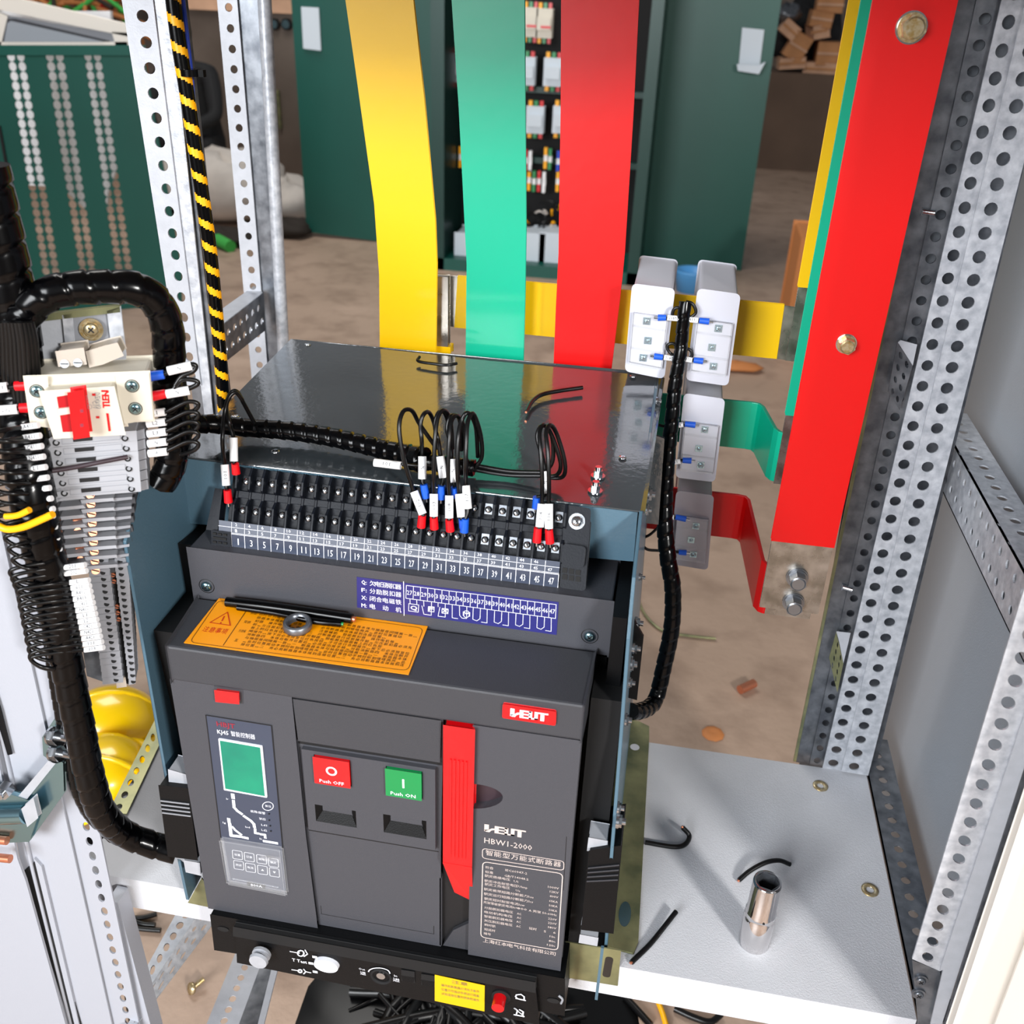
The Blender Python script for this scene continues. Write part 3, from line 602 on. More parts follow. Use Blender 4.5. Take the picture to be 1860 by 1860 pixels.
t.line([CZ(880, 1350), CZ(945, 1362)], .0012, -Y); t.line([CZ(955 + 22 * math.cos(a), 1363 + 20 * math.sin(a)) for a in [2 * PI * i / 12 for i in range(12)]], .0016, -Y, closed=True); t.line([CZ(985, 1340), CZ(1002, 1368), CZ(978, 1385)], .0012, -Y)
t.line([CZ(892, 1478), CZ(940, 1486)], .0012, -Y); t.line([CZ(950 + 12 * math.cos(a), 1488 + 10 * math.sin(a)) for a in [2 * PI * i / 10 for i in range(10)]], .0018, -Y, closed=True); t.line([CZ(1025, 1500), CZ(990, 1492), CZ(975, 1475)], .0013, -Y); t.line([CZ(990, 1492), CZ(975, 1508)], .0013, -Y)
for x, y in ((1052, 1388), (1025, 1432), (1055, 1492)): t.line([CZ(x - 8, y), CZ(x + 10, y + 3)], .0034, -Y)
t.text('Out', CZ(1385, 1475), X, Z, .0042, width=.0065); t.text('退', CZ(1393, 1505), X, Z, .0056, width=.006); t.text('In', CZ(1622, 1522), X, Z, .0042, width=.003); t.text('进', CZ(1627, 1552), X, Z, .006, width=.007)
t.line([CZ(1432 + 75 * (1 - math.cos(a)), 1492 - 32 * math.sin(a) + 12 * a / PI) for a in [PI * i / 12 for i in range(13)]], .0012, -Y)
t.line([CZ(1712, 1500), CZ(1712, 1528), CZ(1740, 1532), CZ(1740, 1504)], .0007, -Y, closed=True)
t.build('lettering', 'white', CK)
c = CZ(1520, 1528, -.0187); mb = MB(); mb.lathe(c, Y, [(.0112, 0), (.0100, -.0015), (.0085, 0), (.0075, .006), (.0001, .006)], n=28, mi=0); mb.cyl(c + V((0, .004, .002)), c + V((0, -.001, .002)), .0045, n=16, mi=1); mb.build('crank_socket', ['pit', 'steel'], CK)
mb = MB()
for a, b in (((1662, 1475), (1757, 1490)), ((1803, 1505), (1900, 1520))):
    p, q = CZ(*a, -.0185), CZ(*b, -.0185); mb.prism([p, q, q - Z * .0165, p - Z * .0165], (0, -.0006, 0), 1)
    mb.prism([p - Z * .0085 - Y * .0007, q - Z * .0085 - Y * .0007, q - Z * .0155 - V((.0015, .0015, 0)), p - Z * .0155 - V((-.0015, .0015, 0))], (0, .0005, 0), 0)
mb.build('lock_slot', ['black', 'pit'], CK)
WZ = lambda x, y, o=YC - .0003: at(740 + x * .258, 1380 + y * .258, 'y', o)
mb = MB(); mb.prism([WZ(193, 1512), WZ(545, 1588), WZ(543, 1770), WZ(193, 1695)], (0, -.0004, 0)); ys = mb.build('yellow_sticker', 'ysticker', CK)
t = MB(); t.text('注意', WZ(368, 1575, -.0195), X, Z, .0055, width=.016)
for i, s_ in enumerate(('操作前断路器必须处于断开', '位置方可摇动手柄进行隔离', '试验连接位置的转换和操作')): t.text(s_, WZ(372, 1612 + 30 * i, -.0195), X, Z, .0042, width=.038)
t.build('lettering', 'gbolt', ys)
c = WZ(652, 1680, -.019); mb = MB(); mb.cyl(c + V((.001, .001, .002)), c + V((.001, -.0002, .002)), .0095, n=24, mi=1); mb.cyl(c + Z * .002, c + V((0, -.012, .002)), .0062, .0062, n=24); mb.build('release_button', ['red', 'pit'], CK, label='small red round release button')
t = MB(); t.line([WZ(765, 1680), WZ(830, 1695)], .0016, -Y); t.line([WZ(768, 1655), WZ(800, 1652), WZ(822, 1668), WZ(822, 1688)], .0014, -Y); t.line([WZ(768, 1655), WZ(762, 1668), WZ(775, 1682)], .0014, -Y)
t.line([WZ(752, 1795), WZ(820, 1808)], .0018, -Y); t.line([WZ(758, 1752), WZ(775, 1765), WZ(768, 1790)], .0014, -Y); t.line([WZ(790, 1760), WZ(815, 1775), WZ(812, 1800)], .0016, -Y); t.line([WZ(752, 1750), WZ(815, 1800)], .0011, -Y)
t.build('lettering', 'white', CK)
c = WZ(1065, 1660, -.0125); mb = MB(); mb.tube([c, c + V((.004, -.001, -.003)), c + V((.003, -.0015, -.009))], .0012, n=8); mb.build('bare_strand', 'gtermd', CK)

# ------------------------------------------------------------------ secondary terminal strip
TS = thing('terminal_strip', 'long dark numbered terminal strip along the top of the circuit breaker', 'terminal strip', (-.005, .10, .40))
a0, b0 = V((0, .0835, .3985)), V((0, .119, .462)); eT = (b0 - a0).normalized(); nT = eT.cross(X).normalized() * -1
if nT.y > 0: nT = -nT
TP = lambda px, py, o=0: at(px, py, a0 + nT * o, nT)
q0, q1 = TP(423, 990), TP(1013, 1070); xl, xr = q0.x, q1.x; N = 24; pw = (xr - xl) / N
def T(u, s_, o): return V((xl + u * pw, 0, 0)) + a0 + eT * s_ + nT * o          # u cell, s along slope, o outwards
sl = lambda a, b: (at(a, b, a0, nT) - V((0, a0.y, a0.z))).dot(eT)
s1 = TP(440, 926); s1 = (s1 - a0).dot(eT); s2 = (TP(453, 874) - a0).dot(eT); sA = (TP(430, 950) - a0).dot(eT); sT = .0727
mb = MB(); mb.prism([T(-.6, -.001, 0), T(-.6, sT, 0), T(-.6, sT, -.02), T(-.6, .01, -.03), T(-.6, -.001, -.012)], (pw * (N + 1.4), 0, 0)); mb.build('base', 'term', TS)
for i in range(N + 1):
    prof = [(sA - .001, 0), (sA, .007), (s1 + .004, .0085), (s1 + .010, .004), (s1 + .0165, .004), (s1 + .0185, .0085), (s2 + .004, .0095), (s2 + .012, .006), (sT, .004), (sT, 0)]
    w0 = .0011; mb = MB(); mb.prism([T(i, a, b) - X * w0 for a, b in prof], (2 * w0, 0, 0))
    if i < N: mb.prism([T(i, s1 + .0105, .0005) + X * w0, T(i, s1 + .0105, .0035) + X * w0, T(i, s1 + .017, .0035) + X * w0, T(i, s1 + .017, .0005) + X * w0], (pw - 2 * w0, 0, 0))
    mb.build('barrier', 'term', TS, bevel=.0005)
for i in range(N):
    for s_ in (s1, s2):
        c = T(i + .52, s_ - .0005, .0022); mb = MB(); mb.obox(T(i + .52, s_, .0010), X * pw * .27, eT * .0046, nT * .0006, 2)
        phillips(mb, c, nT, .0030, 0, 1); mb.build('terminal_screw', ['steel', 'seam', 'galvd' if i > 17 else 'term'], TS)
# number strip
mb = MB(); mb.prism([T(-.0, -.0005, .0004), T(N, -.0005, .0004), T(N, .0130, .0060), T(0, .0130, .0060)], -nT * .002); mb.prism([T(-1.0, .0135, .0058), T(N, .0135, .0058), T(N, sA + .001, .0080), T(-1.0, sA + .001, .0080)], -nT * .004)
ns = mb.build('number_strip', 'panel', TS)
t = MB(); u1 = (T(0, .013, .006) - T(0, -.0005, .0004)).normalized(); nn = X.cross(u1)
if nn.y > 0: nn = -nn
def lowpt(u, k): return T(u, -.0005, .0007).lerp(T(u, .013, .0063), k)
def uppt(u, k): return T(u, .0135, .0062).lerp(T(u, sA + .001, .0084), k)
t.line([lowpt(0, .03), lowpt(N, .03), lowpt(N, .97), lowpt(0, .97)], .0005, nn, closed=True)
t.line([uppt(-1, .5), uppt(N, .5)], .0004, nn); t.line([uppt(-1, .0), uppt(N, .0)], .0004, nn)
for i in range(N):
    t.line([lowpt(i, 0), lowpt(i, 1)], .0005, nn); t.line([uppt(i, 0), uppt(i, .95)], .0004, nn)
    t.text(str(2 * i + 1), lowpt(i + .5, .48), X, u1, .0090, width=(.0046 if i > 4 else .0024 if i else .0011))
    t.text(str(2 * i + 1), uppt(i + .35, .22), X, u1, .0042, width=(.0038 if i > 4 else .0020))
    if i < N - 1: t.text(str(2 * i + 2), uppt(i + .35, .76), X, u1, .0042, width=(.0038 if i > 3 else .0020))
t.build('lettering', 'white', ns)
# end brackets
mb = MB(); mb.prism([T(-1.5, .001, .003), T(-.05, .001, .003), T(-.05, .0135, .0068), T(-1.5, .0135, .0068)], -nT * .012)
mb.prism([T(-2.0, .014, .004), T(-1.2, .014, .004), T(-1.2, sT * .7, .004), T(-1.7, sT * .7, .004)], -nT * .012); le = mb.build('end_bracket', 'term', TS, bevel=.0006)
mb = MB()
for i in range(3):
    for j in (0, 1): c = T(-1.25 + .4 * i, .0035 + .0075 * j, .0042 + .0023 * j); mb.obox(c, X * .0016, u1 * .0010, nn * .0006)
mb.obox(T(-.85, .0072, .0053), X * .0062, u1 * .0012, nn * .0005); mb.build('bracket_slot', 'pit', le)
rb = [TP(*p, .006) for p in ((1027, 918), (1072, 925), (1062, 1072), (1018, 1066))]
mb = MB(); mb.prism(rrect([p for p in rb], .003), -nT * .016); re_ = mb.build('end_bracket', 'term', TS, bevel=.0008)
mb = MB(); c = TP(1048, 947, .006); bolt(mb, c, nT, .0052, .003); phillips(mb, c + nT * .0048, nT, .0044, 0, 1); mb.build('bracket_screw', ['steel', 'seam'], re_)
mb = MB(); mb.prism(rrect([TP(*p, .011) for p in ((1024, 988), (1063, 994), (1059, 1030), (1020, 1024))], .003), -nT * .005); mb.build('bracket_clip', 'term', re_, bevel=.0006)
mb = MB()
for i in range(3):
    for yy in (1036, 1048): mb.obox(TP(1026 + 12 * i, yy + 2 * i, .0063), X * .0020, eT * .0022, nT * .0004)
mb.build('bracket_slot', 'pit', re_)
#==PART3==
# ------------------------------------------------------------------ vertical busbars behind the breaker
def q4(pts, ax, v): return [at(x, y, ax, v) for x, y in pts]
def busbar(name, label, left, right, y, m, th=.005, group=None):
    """left / right: edge points (px) from top to bottom; extended downward behind the breaker and upward out of view"""
    L = [at(a, b, 'y', y) for a, b in left]; R = [at(a, b, 'y', y) for a, b in right]
    def ext(P, zt): a, b = P[0], P[1]; k = (zt - a.z) / (a.z - b.z); return a + (a - b) * k
    L = [ext(L, 1.02)] + L; R = [ext(R, 1.02)] + R; L.append(V((L[-1].x, y, .30))); R.append(V((R[-1].x, y, .30)))
    mb = MB(); mb.prism(L + R[::-1], (0, th, 0)); return mb.build(name, m, None, bevel=.0015, label=label, cat='busbar')
busbar('busbar', 'yellow sleeved busbar rising behind the circuit breaker', [(630, 0), (650, 140), (682, 370), (691, 500), (692, 635)], [(748, 0), (768, 180), (788, 400), (791, 480), (789, 645)], .425, 'ybar')
busbar('busbar', 'green sleeved busbar between the yellow and red ones behind the breaker', [(823, 0), (836, 200), (845, 380), (850, 480), (848, 655)], [(950, 0), (951, 180), (953, 420), (951, 540), (948, 658)], .425, 'gbar')
busbar('busbar', 'red sleeved busbar rising behind the right half of the breaker', [(1022, 0), (1021, 200), (1017, 460), (1012, 560), (1008, 660)], [(1158, 0), (1148, 200), (1132, 460), (1124, 540), (1108, 672)], .425, 'rbar')
mb = MB(); mb.prism(q4(((786, 503), (812, 505), (812, 632), (786, 628)), 'y', .44), (0, .012, 0)); bo = mb.build('busbar_link', 'tin', None, bevel=.001, label='bare tinned joint plates just right of the yellow busbar foot', cat='busbar link')
mb = MB(); mb.prism(q4(((786, 629), (817, 632), (817, 645), (786, 642)), 'y', .439), (0, .016, 0)); mb.build('lower_lip', 'ybar', bo, bevel=.0008)
# horizontal bars
YB = .455
def hbar(lab, poly, m, y=YB, tins=()):
    o = thing('branch_busbar', lab, 'busbar', at(*poly[0], 'y', y))
    mb = MB(); mb.prism(q4(poly, 'y', y), (0, .004, 0)); mb.build('sleeve', m, o, bevel=.0006)
    for t_ in tins: mb = MB(); mb.prism(q4(t_, 'y', y + .0008), (0, .0025, 0)); mb.build('bare_end', 'tin', o, bevel=.0004)
    return o
hb = hbar('horizontal yellow busbar carrying the two upper white transformers', ((832, 502), (1424, 554), (1410, 651), (826, 594)), 'ybar', tins=(((817, 502), (834, 503), (830, 594), (814, 592)), ((1422, 556), (1453, 560), (1440, 656), (1408, 650))))
def jog(lab, yv, top, bot, m, y0=YB):
    """bar that runs along the back, bends toward the camera and meets the vertical bar at depth yv"""
    z1 = at(*top[0], 'y', y0).z; z0 = at(*bot[0], 'y', y0).z; xa = .205; xb = at(*top[1], 'y', y0).x
    o = thing('branch_busbar', lab, 'busbar', V((xa, y0, z0)))
    P = [V((xa, y0, 0)), V((xb - .012, y0, 0)), V((xb - .004, y0 - .002, 0)), V((xb, y0 - .010, 0)), V((xb + .010, yv + .012, 0)), V((xb + .014, yv + .004, 0)), V((xb + .018, yv + .002, 0)), V((xb + .020, yv + .002, 0))]
    mb = MB(); n = len(P); nb = []
    for i, p in enumerate(P):
        d = (P[min(i + 1, n - 1)] - P[max(i - 1, 0)]).normalized(); nb.append(V((-d.y, d.x, 0)) * .002)
    vs = []
    for p, nn_ in zip(P, nb): vs += [p + nn_ + Z * z0, p + nn_ + Z * z1, p - nn_ + Z * z1, p - nn_ + Z * z0]
    fs = [(i * 4 + k, i * 4 + (k + 1) % 4, (i + 1) * 4 + (k + 1) % 4, (i + 1) * 4 + k) for i in range(n - 1) for k in range(4)] + [(3, 2, 1, 0), (4 * n - 4, 4 * n - 3, 4 * n - 2, 4 * n - 1)]
    mb.add(vs, fs); mb.build('sleeve', m, o, bevel=.0006)
    mb = MB(); mb.box((xb + .018, yv + .0005, z0 + .0005), (.395, yv + .0035, z1 - .0005)); mb.build('bare_end', 'tin', o, bevel=.0005); return o
jog('green branch busbar bent forward below the yellow one', .372, [(1315, 725), (1385, 735)], [(1330, 812)], 'gbar')
jog('red branch busbar bent forward, lowest of the three branch bars', .293, [(1295, 893), (1360, 898)], [(1290, 972)], 'rbar')
def vbar(lab, y, xl_, xr_, zb_, m, tin_to, bolts=(), bm='steel', holes=0):
    o = thing('riser_busbar', lab, 'busbar', V(((xl_ + xr_) / 2, y, tin_to)))
    mb = MB(); mb.box((xl_, y, zb_), (xr_, y + .0055, 1.02)); mb.build('sleeve', m, o, bevel=.0009)
    mb = MB(); mb.box((xl_ + .001, y + .001, tin_to), (xr_ - .001, y + .0048, zb_ + .01)); mb.build('bare_end', 'tin', o, bevel=.0008)
    for px, py, r, mm in bolts:
        p = at(px, py, 'y', y); b = MB(); b.cyl(p + Y * .002, p - Y * .0012, r * 1.25, n=28, mi=1)
        bolt(b, p - Y * .001, -Y, r, r * 1.1, 0, 1.12); b.build('hex_bolt', [mm, 'bolts' if mm == 'bolts' else 'steel'], o, bevel=.0004)
    return o
vbar('yellow riser busbar, rearmost of the stacked risers at the right', .452, .342, .402, .580, 'ybar', .497)
vbar('green riser busbar sandwiched between the yellow and red risers', .368, .342, .402, .466, 'gbar', .385)
rv = vbar('wide red riser busbar with hex bolts in front at the right', .290, .3405, .4025, .357, 'rbar', .274, bolts=((1655, 50, .0098, 'gbolt'), (1537, 624, .0075, 'gbolt'), (1448, 1049, .0092, 'bolts'), (1441, 1094, .0092, 'bolts')))
# ------------------------------------------------------------------ current transformers with clear terminal covers
def wire_mark(pts, r, ends, label, cat='wire', group=None, y=None, name='wire', sleeves=(), ferr=None, extra=None):
    pass
def ctrans(label, poly, y, d, body='ct', ys=(0.40, 0.60, 0.80), side=1, text=('L11', 'M11')):
    P = [at(a, b, 'y', y) for a, b in poly]; c = (P[0] + P[2]) / 2
    o = thing('current_transformer', label, 'current transformer', V((c.x, y, P[2].z)))
    mb = MB(); mb.prism(rrect(P, .004), (0, d, 0)); mb.build('case', body, o, bevel=.0018)
    B = lambda u, v, q=0: (P[0].lerp(P[1], u)).lerp(P[3].lerp(P[2], u), v) - Y * q
    mb = MB(); mb.prism([B(.06, .30, 0), B(.94, .30, 0), B(.94, .88, 0), B(.06, .88, 0)], (0, -.004, 0)); mb.build('terminal_block', 'ct' if body == 'ct' else 'ctg', o, bevel=.0006)
    mb = MB()
    for v in (.30, .44, .70, .88): mb.prism([B(.06, v - .006, .004), B(.94, v - .006, .004), B(.94, v + .006, .004), B(.06, v + .006, .004)], (0, -.0045, 0))
    for u in (.07, .93): mb.prism([B(u - .012, .30, .004), B(u + .012, .30, .004), B(u + .012, .88, .004), B(u - .012, .88, .004)], (0, -.0045, 0))
    mb.prism([B(.06, .30, .0085), B(.94, .30, .0085), B(.94, .88, .0085), B(.06, .88, .0085)], (0, -.0006, 0)); mb.build('clear_cover', 'glass', o)
    su = .38 if side > 0 else .62
    for u, v in ((.42 if side < 0 else .60, ys[0]), (.5, ys[1]), (.42 if side < 0 else .60, ys[2])):
        mb = MB(); p = B(u, v, .004); mb.obox(p - Y * .0005, X * .0038, Z * .0038, Y * .0008); phillips(mb, p - Y * .001, -Y, .0032 if v != ys[1] else .0022, 0, 1); mb.build('terminal_screw', ['bsteel', 'seam'], o)
    return o, B
CT1, B1 = ctrans('white current transformer on the yellow bar, nearest the red busbar', ((1151, 518), (1223, 527), (1204, 685), (1138, 672)), .385, .125, side=-1, ys=(.37, .59, .80))
CT2, B2 = ctrans('white current transformer on the yellow bar, nearest the riser busbars', ((1270, 527), (1342, 537), (1320, 698), (1249, 688)), .385, .125, side=1, ys=(.37, .59, .80))
CT3, B3 = ctrans('white current transformer on the green branch busbar', ((1245, 717), (1314, 727), (1296, 873), (1230, 865)), .385, .11, side=1, ys=(.36, .60, .80))
CT4, B4 = ctrans('translucent grey current transformer on the red branch busbar', ((1231, 894), (1294, 902), (1283, 1033), (1219, 1022)), .385, .11, body='ctg', side=1, ys=(.40, .60, .80))
def lead(label, pts, r=.0016, mk=None, fer=None, fm='ferb', txt=None, fr=None, name='control_wire', group=None, sr=.0027):
    """pts world path; fer=(p,q) ferrule segment, mk=(p,q) white marker sleeve segment"""
    o = thing(name, label, 'wire', V(pts[0]), group)
    mb = MB(); mb.tube(pts, r, n=8, seg=6); mb.build('conductor', 'wire', o)
    if mk:
        a, b = V(mk[0]), V(mk[1]); mb = MB(); mb.cyl(a, b, sr, n=14); s_ = mb.build('marker_sleeve', 'sleeve', o)
        if txt:
            t = MB(); d = (b - a).normalized(); c = (a + b) / 2; vdir = (CAM - c).normalized(); sd = d.cross(vdir).normalized(); nn_ = sd.cross(d).normalized() if sd.cross(d).dot(vdir) > 0 else -sd.cross(d).normalized()
            ud = -d if txt[1] else d
            uy_ = nn_.cross(ud).normalized(); t.text(txt[0], c + nn_ * (sr + .0003), ud, uy_, .0042, width=.0021 * len(txt[0])); t.build('marker_lettering', 'ink', s_)
    if fer:
        a, b = V(fer[0]), V(fer[1]); mb = MB(); mb.cyl(a, b, (fr or .0031), (fr or .0031) * 1.12, n=14); d = (b - a).normalized(); mb.cyl(b, b + d * .004, .0015, n=8, mi=1); mb.build('ferrule', [fm, 'steel'], o)
    return o
yv = .376
def CTp(px, py, y=yv): return at(px, py, 'y', y)
for (lab, path, mk_, fe, tx) in (
 ('black control wire with blue ferrule on the left transformer, upper screw', [(1243, 560), (1226, 560), (1222, 574), (1238, 578), (1208, 578), (1195, 578)], ((1236, 579), (1212, 577)), ((1210, 577), (1195, 577)), 'N411'),
 ('black control wire with blue ferrule on the right transformer, upper screw', [(1246, 548), (1258, 552), (1264, 568), (1250, 580), (1262, 582), (1285, 583)], ((1240, 579), (1268, 582)), ((1270, 582), (1288, 584)), 'A411'),
 ('black control wire with blue ferrule on the left transformer, lower screw', [(1236, 632), (1222, 624), (1212, 628), (1216, 640), (1232, 652), (1204, 650), (1190, 648)], ((1228, 652), (1206, 649)), ((1204, 649), (1188, 647)), 'N411'),
 ('black control wire with blue ferrule on the right transformer, lower screw', [(1240, 632), (1254, 636), (1256, 648), (1240, 654), (1256, 654), (1276, 656)], ((1236, 651), (1257, 654)), ((1260, 654), (1277, 656)), 'C411'),
 ('black control wire with blue ferrule on the green bar transformer, upper screw', [(1196, 772), (1206, 774), (1220, 774), (1262, 772)], ((1218, 775), (1241, 771)), ((1244, 770), (1263, 772)), 'B411'),
 ('black control wire with blue ferrule on the green bar transformer, lower screw', [(1200, 842), (1214, 839), (1238, 836), (1254, 837)], ((1211, 841), (1236, 838)), ((1240, 836), (1256, 837)), 'N411'),
 ('black control wire with blue ferrule on the translucent transformer, upper screw', [(1165, 978), (1182, 970), (1204, 948), (1206, 940), (1246, 942)], ((1203, 939), (1224, 940)), ((1227, 939), (1246, 943)), 'C411'),
 ('black control wire with blue ferrule on the translucent transformer, lower screw', [(1165, 988), (1176, 998), (1196, 1000), (1226, 1002), (1246, 1004)], ((1198, 1000), (1220, 1003)), ((1233, 1003), (1247, 1004)), 'N411')):
    lead(lab, [CTp(*p) for p in path], .0017, [CTp(*mk_[0], yv - .001), CTp(*mk_[1], yv - .001)], [CTp(*fe[0], yv), CTp(*fe[1], yv)], 'ferb', (tx, 0), sr=.0029)
mb = MB(); mb.tube([at(x, y, 'y', d) for x, y, d in ((1245, 548, .378), (1242, 575, .375), (1238, 620, .375), (1236, 640, .372), (1226, 700, .368), (1221, 760, .362), (1214, 820, .355), (1208, 900, .345), (1208, 960, .335), (1214, 1020, .325), (1222, 1070, .32), (1220, 1140, .315), (1206, 1210, .31), (1193, 1265, .30), (1180, 1284, .28), (1160, 1292, .25), (1146, 1292, .235))], lambda t: .0062 + .0028 * min(1, t * 2), n=16, wrap=.016)
mb.build('cable_bundle', 'cable', label='black wrapped cable bundle hanging beside the white transformers', cat='cable bundle')

# ------------------------------------------------------------------ perforated corner posts and rails
def strip(parent, pts, ax, v, rows, n, r, th, m, slot=1, stag=0, name='perforated_face', K=14):
    mb = MB(); mb.perf([at(a, b, ax, v) for a, b in pts], rows, n, r, th, slot=slot, stag=stag, K=K); return mb.build(name, m, parent)
RP = thing('corner_post', 'galvanised multi-fold perforated corner post right of the red riser', 'cabinet post', (.48, .36, 0))
E_ = lambda x0, x1: ((x0[0], -40), (x1[0], -40), x1[1], x0[1])
# straight edges from the top of the frame to the shelf: x at y=-40 / bottom point
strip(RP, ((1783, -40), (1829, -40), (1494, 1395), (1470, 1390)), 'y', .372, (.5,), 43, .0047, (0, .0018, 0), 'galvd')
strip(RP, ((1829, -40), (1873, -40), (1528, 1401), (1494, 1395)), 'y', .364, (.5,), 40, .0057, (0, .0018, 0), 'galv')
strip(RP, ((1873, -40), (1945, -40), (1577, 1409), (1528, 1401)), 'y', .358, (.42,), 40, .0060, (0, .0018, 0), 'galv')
mb = MB(); mb.prism(q4(((1742, -60), (1785, -60), (1472, 1390), (1446, 1384)), 'y', .376), (0, .0018, 0)); mb.build('inner_flange', 'galvd', RP)  # darker metal stands in for the dark reflection on this flange
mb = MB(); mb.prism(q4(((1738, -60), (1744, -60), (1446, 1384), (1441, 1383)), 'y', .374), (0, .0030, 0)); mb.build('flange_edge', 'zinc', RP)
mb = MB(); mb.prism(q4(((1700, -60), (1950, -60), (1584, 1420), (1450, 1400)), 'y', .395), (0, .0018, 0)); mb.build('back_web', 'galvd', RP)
for px, py in ((1675, 384), (1530, 1066)):
    p = at(px, py, 'y', .374); b = MB(); b.cyl(p, p + V((.011, -.004, 0)), .0028, n=12); b.cyl(p - X * .001, p, .004, n=6, smooth=False); b.build('set_screw', 'steel', RP)
# cross rail ends seen between the folds of the post
def small_rail(label, face, top, m):
    o = thing('cross_rail', label, 'cabinet rail', at(*face[0], 'y', .40))
    mb = MB(); P = [at(a, b, 'y', .362) for a, b in face]; mb.perf(P, (.3, .7), 4, .003, (0, .0015, 0), K=10); mb.build('perforated_face', m, o)
    mb = MB(); mb.prism([at(a, b, 'y', .3615) for a, b in top], (0, .001, 0)); mb.build('top_fold', 'galvw', o); return o
small_rail('short perforated cross rail end showing between the post folds, upper one', ((1630, 622), (1658, 664), (1634, 745), (1613, 712)), ((1636, 618), (1666, 626), (1658, 664), (1631, 622)), 'galvd')
small_rail('short perforated cross rail end showing between the post folds, lower one', ((1519, 1148), (1532, 1205), (1521, 1258), (1506, 1195)), ((1519, 1147), (1545, 1150), (1532, 1205), (1524, 1165)), 'zinc')
# right side panel, rails, front post and door
mb = MB(); mb.prism([(.575, -.10, -.50), (.575, .62, -.50), (.575, .62, 1.02), (.575, -.10, 1.02)], (.002, 0, 0)); mb.build('side_panel', 'panelw', label='plain grey enclosure side panel at the right', cat='cabinet panel')
UR = thing('depth_rail', 'perforated depth rail reflecting red on the right enclosure wall', 'cabinet rail', (.54, .2, .41))
Rr = lambda px, py: at(px, py, 'x', .525)
yA, yB_ = .50, .06
def rquad(z0, z1, x): return [V((x, yB_, z0)), V((x, yB_, z1)), V((x, yA, z1)), V((x, yA, z0))]
zf1 = at(1745, 830, 'x', .525).z; zf0 = at(1715, 900, 'x', .525).z
mb = MB(); mb.perf(rquad(zf0, zf1, .525), (.27, .73), 19, .0044, (.0016, 0, 0), stag=.5); mb.build('perforated_side', 'galv', UR)
mb = MB(); mb.perf([V((.525, yB_, zf1)), V((.560, yB_, zf1)), V((.560, yA, zf1)), V((.525, yA, zf1))], (.52,), 19, .0050, (0, 0, -.0016), slot=1.1); mb.build('perforated_top', 'galv', UR)
mb = MB(); mb.prism([V((.525, yA, zf0)), V((.545, yA, zf0)), V((.545, yB_, zf0)), V((.525, yB_, zf0))], (0, 0, .0016)); mb.build('lower_fold', 'galvd', UR)
LR = thing('depth_rail', 'low perforated depth rail beside the right edge of the shelf', 'cabinet rail', (.54, .2, -.03))
mb = MB(); mb.perf([V((.521, .035, -.003)), V((.556, .035, -.003)), V((.556, .44, -.003)), V((.521, .44, -.003))], (.5,), 18, .0052, (0, 0, -.0016)); mb.build('perforated_top', 'galvd', LR)
mb = MB(); mb.prism([V((.521, .035, -.003)), V((.521, .44, -.003)), V((.521, .44, -.045)), V((.521, .035, -.045))], (.0015, 0, 0)); mb.build('side_fold', 'galvd', LR)
FP = thing('corner_post', 'grey perforated front post in the lower right corner of the enclosure', 'cabinet post', (.53, .02, .05))
K_ = .02
strip(FP, ((1930, 840), (2006, 860), (1707, 1764), (1657, 1742)), 'y', K_, (.48,), 24, .0056, (0, .0018, 0), 'galv')
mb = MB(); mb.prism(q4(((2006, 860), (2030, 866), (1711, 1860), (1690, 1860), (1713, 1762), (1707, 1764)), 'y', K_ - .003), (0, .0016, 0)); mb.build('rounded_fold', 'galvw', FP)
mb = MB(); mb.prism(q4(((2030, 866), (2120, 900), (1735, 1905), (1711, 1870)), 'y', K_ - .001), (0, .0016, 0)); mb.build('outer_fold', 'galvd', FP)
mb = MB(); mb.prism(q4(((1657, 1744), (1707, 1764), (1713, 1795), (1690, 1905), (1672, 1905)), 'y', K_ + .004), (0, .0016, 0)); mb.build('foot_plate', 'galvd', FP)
for px, py in ((1672, 1778), (1668, 1803)):
    p = at(px, py, 'y', K_ + .004); b = MB(); b.cyl(p, p - Y * .002, .0062, n=20, mi=0); phillips(b, p - Y * .002, -Y, .0042, 0, 1); b.build('foot_screw', ['galvd', 'seam'], FP)
DR = thing('enclosure_door', 'cream enclosure door edge in the lower right corner of the photo', 'door panel', (.58, -.05, -.05))
mb = MB(); mb.prism(q4(((1990, 1100), (2100, 1100), (1835, 1905), (1718, 1905)), 'y', -.02), (0, .012, 0)); mb.build('door_edge', 'door', DR, bevel=.001)
mb = MB(); mb.prism(q4(((1990, 1380), (2200, 1380), (2050, 1905), (1790, 1905)), 'y', -.04), (0, .002, 0)); mb.build('door_skin', 'door', DR)
# left posts
P1_ = thing('corner_post', 'bright perforated corner post behind the striped cable', 'cabinet post', (-.29, .31, -.5))
strip(P1_, ((214, -45), (272, -45), (365, 700), (330, 700)), 'y', .31, (.60,), 18, .0052, (0, .0018, 0), 'galvw')
mb = MB(); mb.prism(q4(((272, -45), (304, -45), (388, 760), (372, 760)), 'y', .312), (0, .0018, 0)); mb.build('bent_flange', 'galv', P1_)
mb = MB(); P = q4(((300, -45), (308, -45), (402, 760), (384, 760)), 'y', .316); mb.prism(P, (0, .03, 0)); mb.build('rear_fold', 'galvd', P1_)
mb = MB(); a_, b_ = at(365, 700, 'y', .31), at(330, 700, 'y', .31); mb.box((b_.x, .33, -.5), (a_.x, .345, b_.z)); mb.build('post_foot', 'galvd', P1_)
P2_ = thing('corner_post', 'rear perforated corner post with shiny rounded fold', 'cabinet post', (-.37, .66, -.5))
